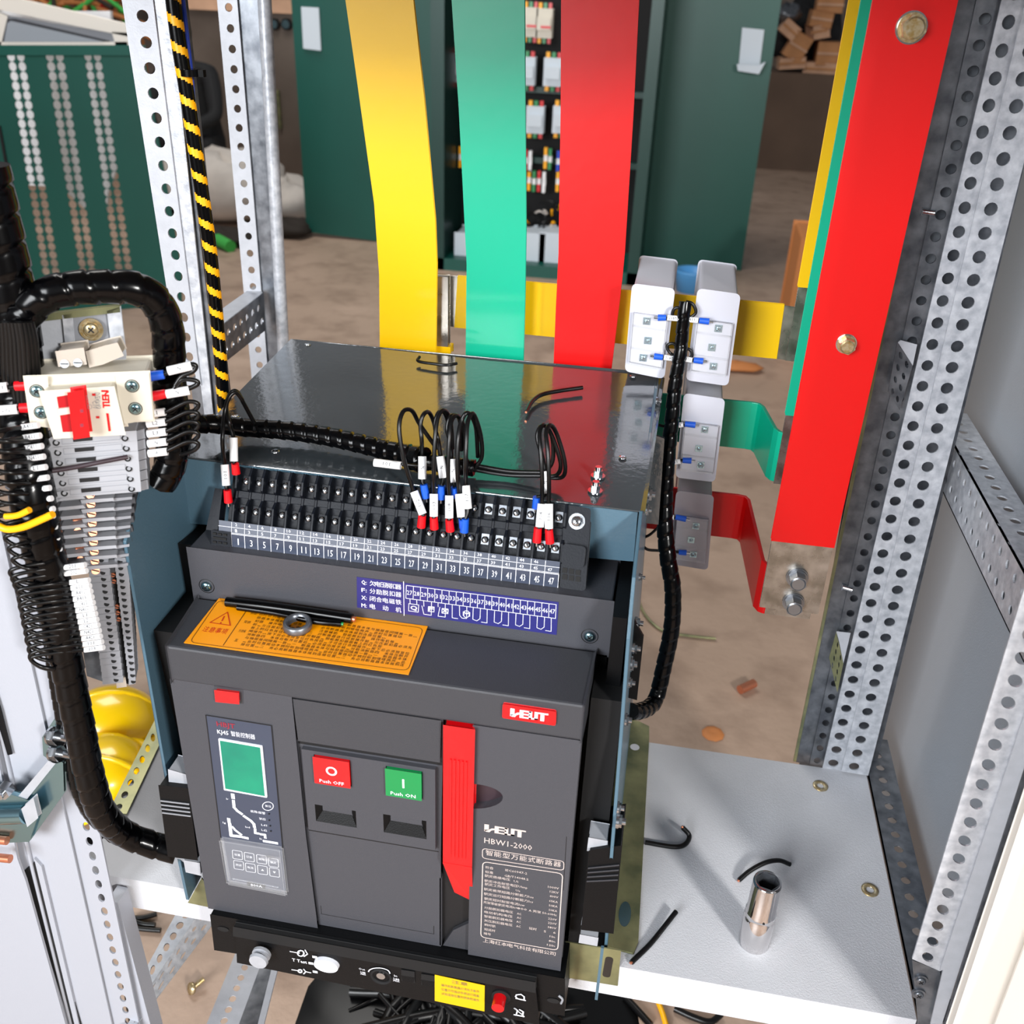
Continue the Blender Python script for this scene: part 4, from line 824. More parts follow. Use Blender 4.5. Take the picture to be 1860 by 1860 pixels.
strip(P2_, ((390, -45), (427, -45), (491, 730), (461, 730)), 'y', .66, (.55,), 24, .0050, (0, .0018, 0), 'galvw')
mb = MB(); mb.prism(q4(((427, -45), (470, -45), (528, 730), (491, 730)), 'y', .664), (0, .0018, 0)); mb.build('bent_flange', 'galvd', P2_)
L0, L1 = at(478, -45, 'y', .66), at(520, 730, 'y', .66); mb = MB(); mb.tube([L0, L1], .0085, n=14, seg=2); mb.build('rounded_fold', 'galv', P2_)
mb = MB(); a_ = at(461, 730, 'y', .66); mb.box((a_.x, .66, -.5), (a_.x + .045, .70, a_.z)); mb.build('post_foot', 'galvw', P2_)
SR = thing('depth_rail', 'perforated depth rail joining the two left corner posts', 'cabinet rail', (-.36, .5, .42))
A = [at(400, 592, 'x', -.36), at(404, 660, 'x', -.36), at(480, 600, 'x', -.36), at(477, 531, 'x', -.36)]
mb = MB(); mb.perf([A[1], A[0], A[3], A[2]], (.3, .7), 7, .0050, (.0016, 0, 0), stag=.5); mb.build('perforated_side', 'galvd', SR)
mb = MB(); B = [at(396, 566, 'z', A[0].z), at(400, 592, 'z', A[0].z), at(477, 531, 'z', A[3].z), at(462, 519, 'z', A[3].z)]; mb.prism(B, (0, 0, -.0016)); mb.build('top_fold', 'galvw', SR)
# rails below / beside the shelf, left
BRl = thing('depth_rail', 'perforated depth rail on the floor side below the shelf, left', 'cabinet rail', (-.28, .05, -.22))
def dep(pts, z): return [at(a, b, 'z', z) for a, b in pts]
mb = MB(); Q = dep(((256, 1775), (262, 1862), (398, 1660), (325, 1650)), -.20); mb.perf([Q[0], Q[0].lerp(Q[1], .45), Q[3].lerp(Q[2], .52), Q[3]], (.5,), 7, .0052, (0, 0, -.0016)); mb.build('perforated_top', 'galvd', BRl)
Q2 = [Q[0].lerp(Q[1], .45), Q[1] + V((-.02, -.06, -.002)), Q[2] + V((0, 0, -.002)), Q[3].lerp(Q[2], .52)]
mb = MB(); mb.perf(Q2, (.3, .7), 9, .0048, (0, 0, -.0016), stag=.5); mb.build('perforated_side', 'galv', BRl)
WR = thing('depth_rail', 'pale perforated depth rail under the racking unit', 'cabinet rail', (-.2, .05, -.32))
Q = dep(((365, 1885), (425, 1885), (478, 1740), (432, 1720)), -.28); mb = MB(); mb.perf(Q, (.5,), 8, .0046, (0, 0, -.0016)); mb.build('perforated_top', 'galvw', WR)
Q = dep(((425, 1885), (462, 1885), (496, 1748), (478, 1740)), -.28); mb = MB(); mb.prism(Q, (0, 0, -.004)); mb.build('middle_fold', 'galvd', WR)
Q = dep(((462, 1885), (473, 1885), (507, 1750), (496, 1748)), -.278); mb = MB(); mb.prism(Q, (0, 0, -.004)); mb.build('edge_fold', 'galvw', WR)
UL = thing('depth_rail', 'perforated depth rail beside the yellow helmet, left of the breaker', 'cabinet rail', (-.3, .25, .01))
Q = dep(((195, 1478), (230, 1478), (300, 1330), (286, 1298)), .004); mb = MB(); mb.perf(Q, (.42,), 8, .0055, (0, 0, -.0016)); mb.build('perforated_top', 'zinc', UL)
mb = MB(); Q = [at(a, b, 'z', -.002) for a, b in ((205, 1500), (292, 1340), (345, 1345), (345, 1520), (225, 1520))]; mb.prism(Q, (0, 0, -.002)); mb.build('inner_tray', 'shelf', UL)
# shelf left flange piece with holes
mb = MB(); Q = [at(a, b, 'y', .02) for a, b in ((124, 1545), (168, 1500), (190, 1480), (190, 1520), (133, 1580))]; mb.prism(Q, (0, .002, 0)); sf = mb.build('shelf_end_bracket', 'black', label='dark bracket closing the left end of the shelf', cat='bracket')
for px, py in ((140, 1536), (146, 1561)):
    mb = MB(); c = at(px, py, 'y', .0195); mb.flat([c + V((.0032 * math.cos(a), 0, .0055 * math.sin(a))) for a in [2 * PI * i / 16 for i in range(16)]]); mb.build('bracket_hole', 'sleeve', sf)
# front left post
LPp = thing('corner_post', 'wide pale front post filling the lower left corner', 'cabinet post', (-.33, -.01, -.3))
yq = .0
strip(LPp, ((0, 960), (66, 960), (262, 1905), (212, 1905)), 'y', yq, (.62,), 34, .0040, (0, .002, 0), 'postw', slot=1.6, K=12)
mb = MB(); mb.prism(q4(((-90, 900), (-14, 900), (212, 1905), (122, 1905), (62, 1600), (42, 1584)), 'y', yq - .003), (0, .002, 0)); mb.build('front_face', 'postw', LPp, bevel=.0008)
mb = MB(); mb.tube(q4(((-90, 985), (-20, 1240), (60, 1580), (140, 1905)), 'y', yq - .004), .0022, n=8, seg=1); mb.build('folded_edge', 'postw', LPp)
mb = MB(); mb.prism(q4(((42, 1584), (62, 1566), (70, 1592), (160, 1905), (140, 1905)), 'y', yq - .0045), (0, .001, 0)); mb.build('dark_gap', 'pit', LPp)
mb = MB(); mb.prism(q4(((62, 1560), (75, 1574), (154, 1905), (146, 1905)), 'y', yq - .006), (0, .003, 0)); mb.build('inner_lip', 'postw', LPp)
mb = MB(); mb.prism(q4(((195, 1636), (214, 1640), (285, 1905), (262, 1905)), 'y', yq + .006), (0, .02, 0)); mb.build('rear_fold', 'postw', LPp)
mb = MB(); mb.prism(q4(((-160, 1250), (-30, 1250), (30, 1560), (45, 1600), (130, 1905), (-160, 1905)), 'y', yq - .012), (0, .003, 0)); mb.build('door_panel', 'panelw' if 0 else 'postw', None, bevel=.001, label='pale enclosure door panel at the far left below the hinge', cat='door panel')
mb = MB(); mb.prism(q4(((-30, 1190), (2, 1290), (22, 1370), (14, 1372), (-30, 1230)), 'y', yq - .006), (0, .001, 0)); mb.build('seal_strip', 'black', None, label='thin black seal strip on the far left door edge', cat='seal')
# hinge
HG = thing('door_hinge', 'zinc plated steel door hinge bolted to the pale left post', 'hinge', at(60, 1460, 'y', -.02))
hy = -.022
def hp(pts, y, off, m, name, bev=.0008):
    mb = MB(); mb.prism(q4(pts, 'y', y), off); return mb.build(name, m, HG, bevel=bev)
hp(((78, 1340), (106, 1298), (118, 1306), (122, 1350), (98, 1385), (80, 1372)), -.012, (0, .003, 0), 'bsteel', 'hinge_leaf')
hp(((38, 1452), (100, 1378), (113, 1386), (115, 1440), (52, 1528), (46, 1500)), hy, (0, .004, 0), 'bsteel', 'hinge_leaf')
hp(((98, 1372), (106, 1378), (42, 1458), (32, 1450)), hy - .003, (0, .004, 0), 'galvw', 'leaf_edge')
hp(((-30, 1430), (32, 1448), (52, 1455), (64, 1470), (66, 1486), (52, 1528), (10, 1530), (-30, 1510)), hy - .004, (0, .006, 0), 'bsteel', 'knuckle')
mb = MB(); mb.cyl(at(-10, 1480, 'y', hy - .006), at(48, 1478, 'y', hy - .006), .0095, n=20); mb.build('hinge_barrel', 'bsteel', HG)
hp(((40, 1470), (60, 1452), (68, 1485), (50, 1500)), hy - .012, (0, .006, 0), 'galvw', 'hinge_clip')
for px, py in ((112, 1338), (116, 1368)):
    mb = MB(); a_, b_ = at(px - 22, py - 2, 'y', -.018), at(px + 24, py + 6, 'y', -.030); d = (b_ - a_).normalized()
    mb.cyl(a_, b_, .0036, n=12); mb.cyl(a_ + d * .006, a_ + d * .009, .0092, n=22); mb.cyl(a_ + d * .009, a_ + d * .016, .0078, n=6, smooth=False); mb.build('hinge_bolt', 'steel', HG, bevel=.0003)
mb = MB(); p = at(10, 1434, 'y', hy - .006); mb.cyl(p + Y * .004, p - Y * .006, .0075, n=6, smooth=False); mb.cyl(p - Y * .006, p - Y * .010, .0038, n=12); mb.build('hinge_nut', 'steel', HG)
for px, py in ((8, 1526), (14, 1559)):
    mb = MB(); mb.cyl(at(px - 24, py - 2, 'y', -.03), at(px + 5, py + 1, 'y', -.03), .0042, n=14); mb.build('hinge_screw', 'copper', HG)
#==PART4==
# ------------------------------------------------------------------ added shade panel over the enclosure, workshop walls
mb = MB(); mb.box((-.36, -.20, .935), (.575, .62, .95)); mb.build('shade_panel', 'panelw', label='unseen grey panel added above the enclosure to shade the busbar tops', cat='cabinet panel')  # out of view, placed to darken the upper ends of the bars
mb = MB(); mb.box((-30, 30, -.5), (30, 30.3, 8)); mb.build('wall_back', 'brown', kind='structure')
# ------------------------------------------------------------------ left component rail
O_ = at(165, 600, 'y', .05); E1 = at(222, 1240, 'y', .025); VD = (E1 - O_).normalized(); UD = V((1, .43, 0)); UD = (UD - VD * UD.dot(VD)).normalized(); ND = UD.cross(VD).normalized()
if ND.y > 0: ND = -ND
S_ = lambda px, py, o=0: at(px, py, O_ + ND * o, ND)
def sp(pts, o): return [S_(a, b, o) for a, b in pts]
def slab(pts, o, d): mb = MB(); mb.prism(sp(pts, o), -ND * d); return mb
RL = thing('mounting_rail', 'galvanised mounting rail behind the cream miniature circuit breaker', 'mounting rail', O_)
slab(((58, 582), (130, 576), (140, 700), (64, 700)), -.004, .002).build('back_plate', 'galvw', RL)
slab(((62, 574), (216, 556), (217, 566), (62, 584)), .004, .006).build('top_fold', 'zinc', RL, bevel=.0006)
slab(((115, 574), (128, 572), (170, 1010), (158, 1010)), .004, .004).build('rail_side', 'galv', RL, bevel=.0008)
slab(((128, 574), (198, 568), (215, 700), (142, 700)), -.002, .002).build('rail_web', 'gtermd', RL)
slab(((196, 566), (217, 560), (232, 690), (212, 690)), .004, .004).build('rail_side', 'galv', RL, bevel=.0008)
slab(((150, 1180), (186, 1172), (192, 1240), (158, 1228)), -.006, .002).build('rail_tail', 'galvd', RL)
mb = MB(); bolt(mb, S_(166, 598, 0), ND, .0066, .003, 0, 1.35); phillips(mb, S_(166, 598, .005), ND, .0052, 0, 1); mb.build('rail_screw', ['gbolt', 'seam'], RL)
# miniature circuit breaker
MC = thing('miniature_circuit_breaker', 'cream two-pole miniature circuit breaker with red toggle', 'miniature circuit breaker', S_(160, 780, .04))
slab(((49, 688), (267, 679), (275, 760), (61, 770)), .044, .042).build('body', 'cream', MC, bevel=.0025)
slab(((49, 687), (84, 686), (90, 775), (62, 771)), .047, .004).build('terminal_cover', 'cream', MC, bevel=.001)
slab(((212, 685), (268, 679), (276, 760), (224, 768)), .047, .004).build('terminal_cover', 'cream', MC, bevel=.001)
slab(((76, 714), (204, 706), (223, 786), (101, 793)), .062, .018).build('nose', 'cream', MC, bevel=.0018)
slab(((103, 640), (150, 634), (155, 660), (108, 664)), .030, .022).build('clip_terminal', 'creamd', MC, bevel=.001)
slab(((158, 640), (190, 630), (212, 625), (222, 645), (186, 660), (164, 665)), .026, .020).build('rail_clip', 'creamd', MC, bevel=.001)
for px, py in ((117, 661), (141, 659)):
    mb = MB(); mb.cyl(S_(px, py, .030), S_(px, py, .0315), .0032, n=16); mb.obox(S_(px, py, .0318), UD * .0028, VD * .0004, ND * .0002, 1); mb.build('clip_screw', ['galvd', 'seam'], MC)
for px, py in ((67, 710), (75, 749), (240, 701), (246, 742)):
    mb = MB(); p = S_(px, py, .047); mb.lathe(p + ND * .0003, ND, [(.0052, 0), (.0046, .0002)], n=20, mi=1); phillips(mb, p, ND, .0042, 0, 1); mb.build('terminal_screw', ['bsteel', 'seam'], MC)
slab(((103, 721), (128, 717), (136, 784), (114, 785)), .0625, .001).build('toggle_window', 'redd', MC)  # darker red carries the shading that sets the window off from the toggle
slab(((104, 743), (129, 740), (131, 751), (106, 755)), .0645, .002).build('window_bar', 'cream', MC)
tg = slab(((128, 717), (147, 714), (158, 790), (138, 793)), .074, .012).build('toggle', 'red', MC, bevel=.002)
for py in (746, 772): slab(((145, py - 2), (151, py - 3), (152, py + 3), (146, py + 4)), .0743, .0005).build('toggle_slot', 'dred', tg)
t = MB()
t.text('DZ47-63', S_(178, 728, .0625), VD, -UD, .0052, 1, width=.0125); t.text('C10', S_(173, 735, .0625), VD, -UD, .0052, 1, width=.006); t.text('220V~', S_(157, 727, .0625), VD, -UD, .0032, 1, width=.008)
mark(t, S_(192, 725, .0625), .0140, .0052, VD, -UD, 0)
t.line([S_(195, 752, .0626), S_(199, 782, .0626)], .0016, ND, 0); t.line([S_(169, 717, .0626), S_(172, 717, .0626)], .0018, ND, 0); t.line([S_(176, 758, .0626), S_(179, 758, .0626)], .0018, ND, 0)
t.line([S_(163 + 4 * math.cos(a), 739 + 4 * math.sin(a), .0625) for a in [2 * PI * i / 12 for i in range(12)]], .0003, ND, 1, closed=True)
t.build('printing', ['red', 'gtermd'], MC)
ordn = ['first', 'second', 'third', 'fourth', 'fifth', 'sixth', 'seventh', 'eighth', 'ninth', 'tenth', 'eleventh', 'twelfth', 'thirteenth', 'fourteenth', 'fifteenth', 'sixteenth', 'seventeenth', 'eighteenth', 'nineteenth', 'twentieth', 'twenty-first', 'twenty-second', 'twenty-third']
# fuse style grey terminals
for k in range(6):
    b = thing('fuse_terminal', 'light grey fuse terminal, %s below the cream miniature circuit breaker' % ordn[k], 'terminal block', S_(150, 800 + 18 * k, .03), 'grey fuse terminals under the miniature breaker')
    d = 3 * k; y = 18.4 * k
    slab(((70 + d, 813 + y), (95 + d, 795 + y), (246 + d * .5, 784 + y), (247 + d * .5, 799.5 + y), (96 + d, 811 + y), (73 + d, 829 + y)), .036, .03).build('body', 'gterm', b, bevel=.0008)
    slab(((132 + d, 796 + y), (168 + d, 793 + y), (168 + d, 800 + y), (133 + d, 803 + y)), .0364, .0004).build('fuse_slot', 'seam', b)
    mb = MB(); mb.line(sp(((112 + d, 797 + y), (218 + d, 788 + y), (219 + d, 798 + y), (113 + d, 807 + y)), .0364), .0004, ND, closed=True); mb.build('cover_outline', 'gtermd', b)
    for px, py in ((102 + d, 804 + y), (227 + d * .8, 796 + y)): mb = MB(); mb.cyl(S_(px, py, .0358), S_(px, py, .0366), .0026, n=16); mb.cyl(S_(px, py, .0362), S_(px, py, .0368), .0014, n=12, mi=1); mb.build('screw_hole', ['pit', 'gtermd'], b)
    slab(((248 + d * .4, 783 + y), (262 + d * .4, 779 + y), (264 + d * .4, 796 + y), (248 + d * .4, 800 + y)), .030, .02).build('end_face', 'gtermd', b)
# stepped terminals with copper screws
for k in range(9):
    y = 17.2 * k; d = 2.0 * k
    b = thing('stepped_terminal', 'grey stepped terminal with copper screw, %s from the top of its stack' % ordn[k], 'terminal block', S_(150, 900 + y, .03), 'stepped grey terminals in the middle of the left rail')
    slab(((88 + d, 902 + y), (104 + d, 889 + y), (150 + d * .6, 885 + y), (160 + d * .6, 892 + y), (205 + d * .5, 889 + y), (246 - k * 1.5, 886 + y), (248 - k * 1.5, 897 + y), (205 + d * .5, 902 + y), (150 + d * .6, 904 + y), (104 + d, 905 + y)), .022, .02).build('body', 'tdark', b)
    slab(((86 + d, 902 + y), (103 + d, 888 + y), (148 + d * .6, 884 + y), (152 + d * .6, 888 + y), (104 + d, 892.5 + y), (89 + d, 905 + y)), .036, .026).build('barrier', 'gterm', b, bevel=.0004)
    slab(((146 + d * .6, 892 + y), (204 + d * .5, 888 + y), (205 + d * .5, 892 + y), (148 + d * .6, 897 + y)), .032, .022).build('barrier', 'gterm', b, bevel=.0004)
    slab(((204 + d * .5, 889 + y), (240 - k, 886 + y), (240 - k, 889 + y), (205 + d * .5, 893 + y)), .030, .02).build('barrier', 'gtermd', b, bevel=.0004)
    pts = [(164 + d * .6, 899 + y)] + ([(136 + d * .7, 897 + y)] if k in (3, 4, 6, 7, 8) else [])
    for px, py in pts: mb = MB(); mb.cyl(S_(px, py, .022), S_(px, py, .0275), .0032, n=18); mb.obox(S_(px, py, .0277), UD * .0028 + VD * .0008, VD * .0005, ND * .0002, 1); mb.build('copper_screw', ['copper', 'seam'], b)
    if k in (3, 6): slab(((128 + d * .7, 889 + y), (150 + d * .6, 887 + y), (152 + d * .6, 920 + y), (148 + d * .6, 920 + y), (146 + d * .6, 893 + y), (128 + d * .7, 894 + y)), .029, .004).build('jumper', 'copper', b)
# slim grey terminals with two round holes
for k in range(20):
    y = 11.45 * k; d = 1.42 * k
    b = thing('slim_terminal', 'slim grey two-hole terminal, %s from the top of the lowest stack' % ordn[k], 'terminal block', S_(200, 1020 + y, .02), 'slim grey terminals at the bottom of the left rail')
    slab(((160 + d, 1014 + y), (196 + d, 1010.5 + y), (196 + d, 1021.4 + y), (160 + d, 1025 + y)), .026, .022).build('body', 'gtermd', b, bevel=.0004)
    slab(((209 + d * .95, 1015 + y), (232 + d * .5, 1013 + y), (232 + d * .5, 1023.6 + y), (209 + d * .95, 1025.8 + y)), .026, .022).build('body', 'gtermd', b, bevel=.0004)
    slab(((194 + d, 1010 + y), (211 + d * .95, 1014 + y), (211 + d * .95, 1026 + y), (194 + d, 1022 + y)), .016, .012).build('screw_channel', 'pit', b)
    for px, py in ((184 + d, 1017 + y * 1.0), (218 + d * .9, 1020 + y)): mb = MB(); mb.cyl(S_(px, py, .0256), S_(px, py, .0263), .0021, n=16); mb.build('wire_hole', 'pit', b)
    if k in (0, 2, 3, 7, 8, 9): mb = MB(); p = S_(203 + d, 1020 + y, .018); mb.cyl(p, p + ND * .002, .0020, n=14); mb.obox(p + ND * .0022, UD * .0018 + VD * .0008, VD * .0004, ND * .0002, 1); mb.build('copper_screw', ['copper', 'seam'], b)
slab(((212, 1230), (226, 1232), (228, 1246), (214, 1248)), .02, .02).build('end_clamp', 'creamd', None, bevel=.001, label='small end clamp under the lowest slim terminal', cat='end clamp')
# ------------------------------------------------------------------ big cables
def cable(label, pts, r, wrap=.018, n=18, m='cable', name='cable_bundle'):
    mb = MB(); mb.tube([at(x, y, 'y', d) for x, y, d in pts], r, n=n, wrap=wrap); return mb.build(name, m, label=label, cat='cable bundle')
cable('thick wrapped cable trunk running down the left edge to the breaker side', [(-30, 300, .02), (-8, 400, .02), (10, 480, .02), (26, 560, .02), (34, 640, .02), (38, 720, .01), (48, 820, -.01), (62, 920, -.022), (84, 1020, -.024), (106, 1120, -.026), (124, 1220, -.028), (144, 1320, -.030), (163, 1410, -.03), (186, 1476, -.02), (226, 1514, .0), (280, 1535, .01), (322, 1545, .015)], lambda t: .0165 - .004 * min(1, max(0, (t - .35) * 4)), wrap=.02)
cable('wrapped branch cable arching over the top of the left rail', [(22, 610, .015), (46, 570, .015), (80, 538, .02), (130, 524, .03), (190, 521, .04), (246, 524, .05), (284, 548, .06), (303, 590, .065), (307, 640, .07), (309, 690, .075), (316, 750, .08), (322, 790, .085)], .0122, wrap=.017)
cable('thin wrapped cable parallel behind the lower trunk', [(92, 1170, -.012), (106, 1260, -.012), (122, 1350, -.012), (140, 1430, -.012), (166, 1482, .0), (205, 1520, .02)], .006, wrap=.012)
cable('slim wrapped cable crossing the breaker hood behind the terminal strip', [(296, 860, .10), (303, 810, .11), (330, 776, .125), (380, 770, .145), (440, 776, .158), (520, 782, .162), (600, 794, .160), (680, 812, .152), (740, 828, .142), (770, 836, .135)], lambda t: .0085 if t < .85 else .0085 + .003 * (t - .85) / .15, wrap=.012)
cable('black cable hanging below the shelf beside the pale post', [(205, 1600, .04), (222, 1700, .04), (236, 1780, .035), (252, 1880, .03), (262, 1930, .03)], .0085, wrap=.013)
# bundle of loose wires on the trunk
for i in range(9):
    dx = -26 + i * 7
    mb = MB(); mb.tube([at(x + dx * s_, y, 'y', .0 - .006 * math.cos(dx / 16)) for x, y, s_ in ((28, 585, .9), (33, 620, 1), (36, 670, 1.05), (40, 720, 1), (44, 760, .9))], .0026, n=8)
    mb.build('loose_conductor', 'wire', label='straight black conductor bundled on the cable trunk beside the cream breaker', cat='wire', group='conductors bundled on the left trunk')
# black and yellow striped cable
def striped(label, pts, r, p=.0225, n=24):
    P = resample(smooth_path([at(x, y, 'y', d) for x, y, d in pts], 8), .0016); mb = MB(); mb.tube(P, r, n=n, seg=1)
    L = 0; k = 0; m = len(P)
    for j in range(m - 1):
        L += (P[j + 1] - P[j]).length
        for q in range(n): mb.m[j * n + q] = 1 if ((L / p + q / n) % 1) < .34 else 0
    return mb.build('striped_cable', ['cable', 'tape'], label=label, cat='cable')
striped('black cable spiralled with yellow tape beside the bright corner post', [(311, -30, .305), (322, 60, .305), (338, 160, .305), (353, 260, .305), (368, 360, .305), (382, 460, .305), (392, 560, .305), (401, 660, .305), (408, 760, .305)], .0070)
mb = MB(); mb.tube([at(x, y, 'y', .315) for x, y in ((330, -20), (339, 60), (347, 130), (351, 180), (357, 240))], .0022, n=8); mb.build('control_wire', 'bwire', label='thin blue wire behind the striped cable', cat='wire')
mb = MB(); p = at(346, 132, 'y', .305); mb.cyl(p - Z * .003, p + Z * .003, .0095, n=20); mb.box(p + V((.006, -.003, -.003)), p + V((.014, .003, .003))); mb.build('cable_tie', 'cable', label='black cable tie around the striped cable', cat='cable tie')
# wire loops at the left terminals with white markers
wn = ['A411', 'B411', 'C411', 'N411', 'L1', 'L2', 'C421', 'N421', 'A421', '101', '103', '105', 'N', 'N', '201', '202', 'L', '601']
def loop(lab, xe, ye, xl, drop, xr, ms, y0=.0, txt='', nm='control_wire'):
    """wire from marker end (xe,ye) leftwards round x=xl, back right and down into the trunk at xr"""
    pts = [(xe, ye, y0 + .012), (xe - (xe - xl) * .35, ye + 3, y0), (xl + 14, ye + 4 + drop * .18, y0 - .010), (xl, ye + drop * .5, y0 - .012), (xl + 16, ye + drop * .86, y0 - .010), ((xl + xr) / 2, ye + drop, y0 - .004), (xr, ye + drop * .9, y0 + .022)]
    P = [at(a, b, 'y', c) for a, b, c in pts]
    return lead(lab, P, .0017, (at(xe, ye, 'y', y0 + .012), at(xe + ms, ye - ms * .13, 'y', y0 + .012)) if ms else None, None, txt=(txt, 0) if (txt and ms) else None, name=nm, group='looped control wires at the left rail', sr=.0023)
rows_ = []
for k in range(9): rows_.append((40 + 3.5 * k, 776 + 19 * k, -22 + 1.5 * k, 26, 70 + 3 * k, 30))
for k in range(4): rows_.append((70 + 4 * k, 940 + 20 * k, 2 + 7 * k, 34, 92 + 5 * k, 28))
for k in range(3): rows_.append((112 + 3 * k, 1020 + 11 * k, 18 + 4 * k, 40, 108, 0 if k == 0 else 40))
for k in range(13): rows_.append((128 + 2.2 * k, 1058 + 10.2 * k, 32 + 2.0 * k, 34 + (k % 3) * 6, 118 + 2 * k, 34))
for i, (xe, ye, xl_, dr, xr_, ms) in enumerate(rows_):
    loop('black looped control wire with white marker, %s from the top at the left rail' % (ordn[i] if i < 23 else ['twenty-fourth', 'twenty-fifth', 'twenty-sixth', 'twenty-seventh', 'twenty-eighth', 'twenty-ninth', 'thirtieth'][i - 23]), xe, ye, xl_, dr, xr_, ms, y0=-.036, txt=wn[i % len(wn)])
mb = MB(); mb.tube([at(x, y, 'y', -.052) for x, y in ((-12, 950), (12, 961), (40, 958), (70, 946), (96, 934))], .0028, n=10); mb.tube([at(x, y, 'y', -.052) for x, y in ((10, 938), (32, 936), (54, 926))], .0024, n=10); mb.build('control_wire', 'ywire', label='yellow wire looping across the black wires at the left', cat='wire')
mb = MB(); mb.tube([S_(x, y, o) for x, y, o in ((50, 858, .05), (90, 856, .045), (140, 848, .042), (190, 838, .042), (232, 830, .038))], .0019, n=8); mb.build('wire_offcut', 'recess', label='dark brown wire lying across the grey fuse terminals', cat='wire offcut')
# wires on the left side of the miniature breaker
for lab, py, tx, x0 in (('black wire with red ferrule entering the cream breaker, upper left', 701, '201', -30), ('black wire with red ferrule entering the cream breaker, lower left', 741, '202', -20)):
    lead(lab, [S_(x0 - 40, py + 8, .04), S_(x0, py + 6, .04), S_(20, py + 2, .04), S_(40, py, .04)], .002, (S_(x0 + 15, py + 5, .04), S_(24 + (8 if tx == '202' else -10), py + 2, .04)), (S_(27 + (9 if tx == '202' else 0), py, .04), S_(49 + (8 if tx == '202' else 0), py - 1, .04)), 'ferr', (tx, 0), fr=.0036, sr=.0038)
for lab, pts, mk_, fe, fm_, tx in (
 ('black wire with blue ferrule at the right of the cream breaker', [(295, 680), (320, 672), (345, 662), (356, 665), (350, 675), (330, 684), (318, 700)], ((305, 674), (348, 664)), ((298, 680), (270, 684)), 'ferb', 'N'),
 ('black wire with red ferrule at the right of the cream breaker', [(300, 716), (330, 710), (352, 702), (360, 695), (350, 690), (330, 690), (316, 705)], ((302, 716), (344, 709)), ((301, 715), (276, 720)), 'ferr', 'N')):
    lead(lab, [S_(x, y, .035) for x, y in pts], .0019, (S_(*mk_[0], .035), S_(*mk_[1], .035)), (S_(*fe[0], .035), S_(*fe[1], .035)), fm_, (tx, 0), fr=.0036, sr=.0036)
for k in range(5):
    y = 752 + 18 * k
    lead('black looped wire leaving the right side of the terminals, %s below the cream breaker' % ordn[k], [S_(268, y, .03), S_(300, y - 4, .032), (S_(340, y - 22, .032)), S_(360, y - 18, .032), S_(352, y - 6, .03), S_(322, y + 4, .02)], .0018, (S_(266 + k, y, .03), S_(300 + k, y - 4, .032)), None, txt=(('L1', 'L2', 'L3', 'N', 'A')[k], 0), group='looped wires right of the left rail', sr=.0032)
mb = MB(); mb.tube([S_(x, y, .012) for x, y in ((300, 690), (312, 740), (318, 800), (308, 850), (290, 880))], .012, n=14, wrap=.014); mb.build('cable_bundle', 'cable', label='dark wire bundle behind the right ends of the grey terminals', cat='cable bundle')
# ------------------------------------------------------------------ leads on the breaker terminal strip
def tlead(lab, wirepts, mk_, fe, fm_, tx, o=.012, y_=.105):
    P = [at(a, b, 'y', c) for a, b, c in wirepts]
    f0 = TP(*fe[0], o); f1 = TP(*fe[1], o - .005); m0 = TP(*mk_[0], o + .002); m1 = TP(*mk_[1], o)
    lead(lab, [f0, m1, m0] + P, .0019, (m0, m1), (f0, f1), fm_, (tx, 1), fr=.0034, sr=.0036)
tlead('black wire with red ferrule on the upper first terminal, far left', [(417, 770, .11), (411, 740, .12), (418, 716, .125), (430, 711, .13), (444, 735, .14), (462, 768, .15)], ((424, 795), (425, 838)), ((427, 842), (429, 860)), 'ferr', '')
tlead('black wire with red ferrule on the lower first terminal, far left', [(404, 800, .10), (408, 750, .115), (416, 722, .12), (428, 713, .125), (440, 726, .13)], ((408, 844), (411, 882)), ((413, 890), (415, 912)), 'ferr', '101')
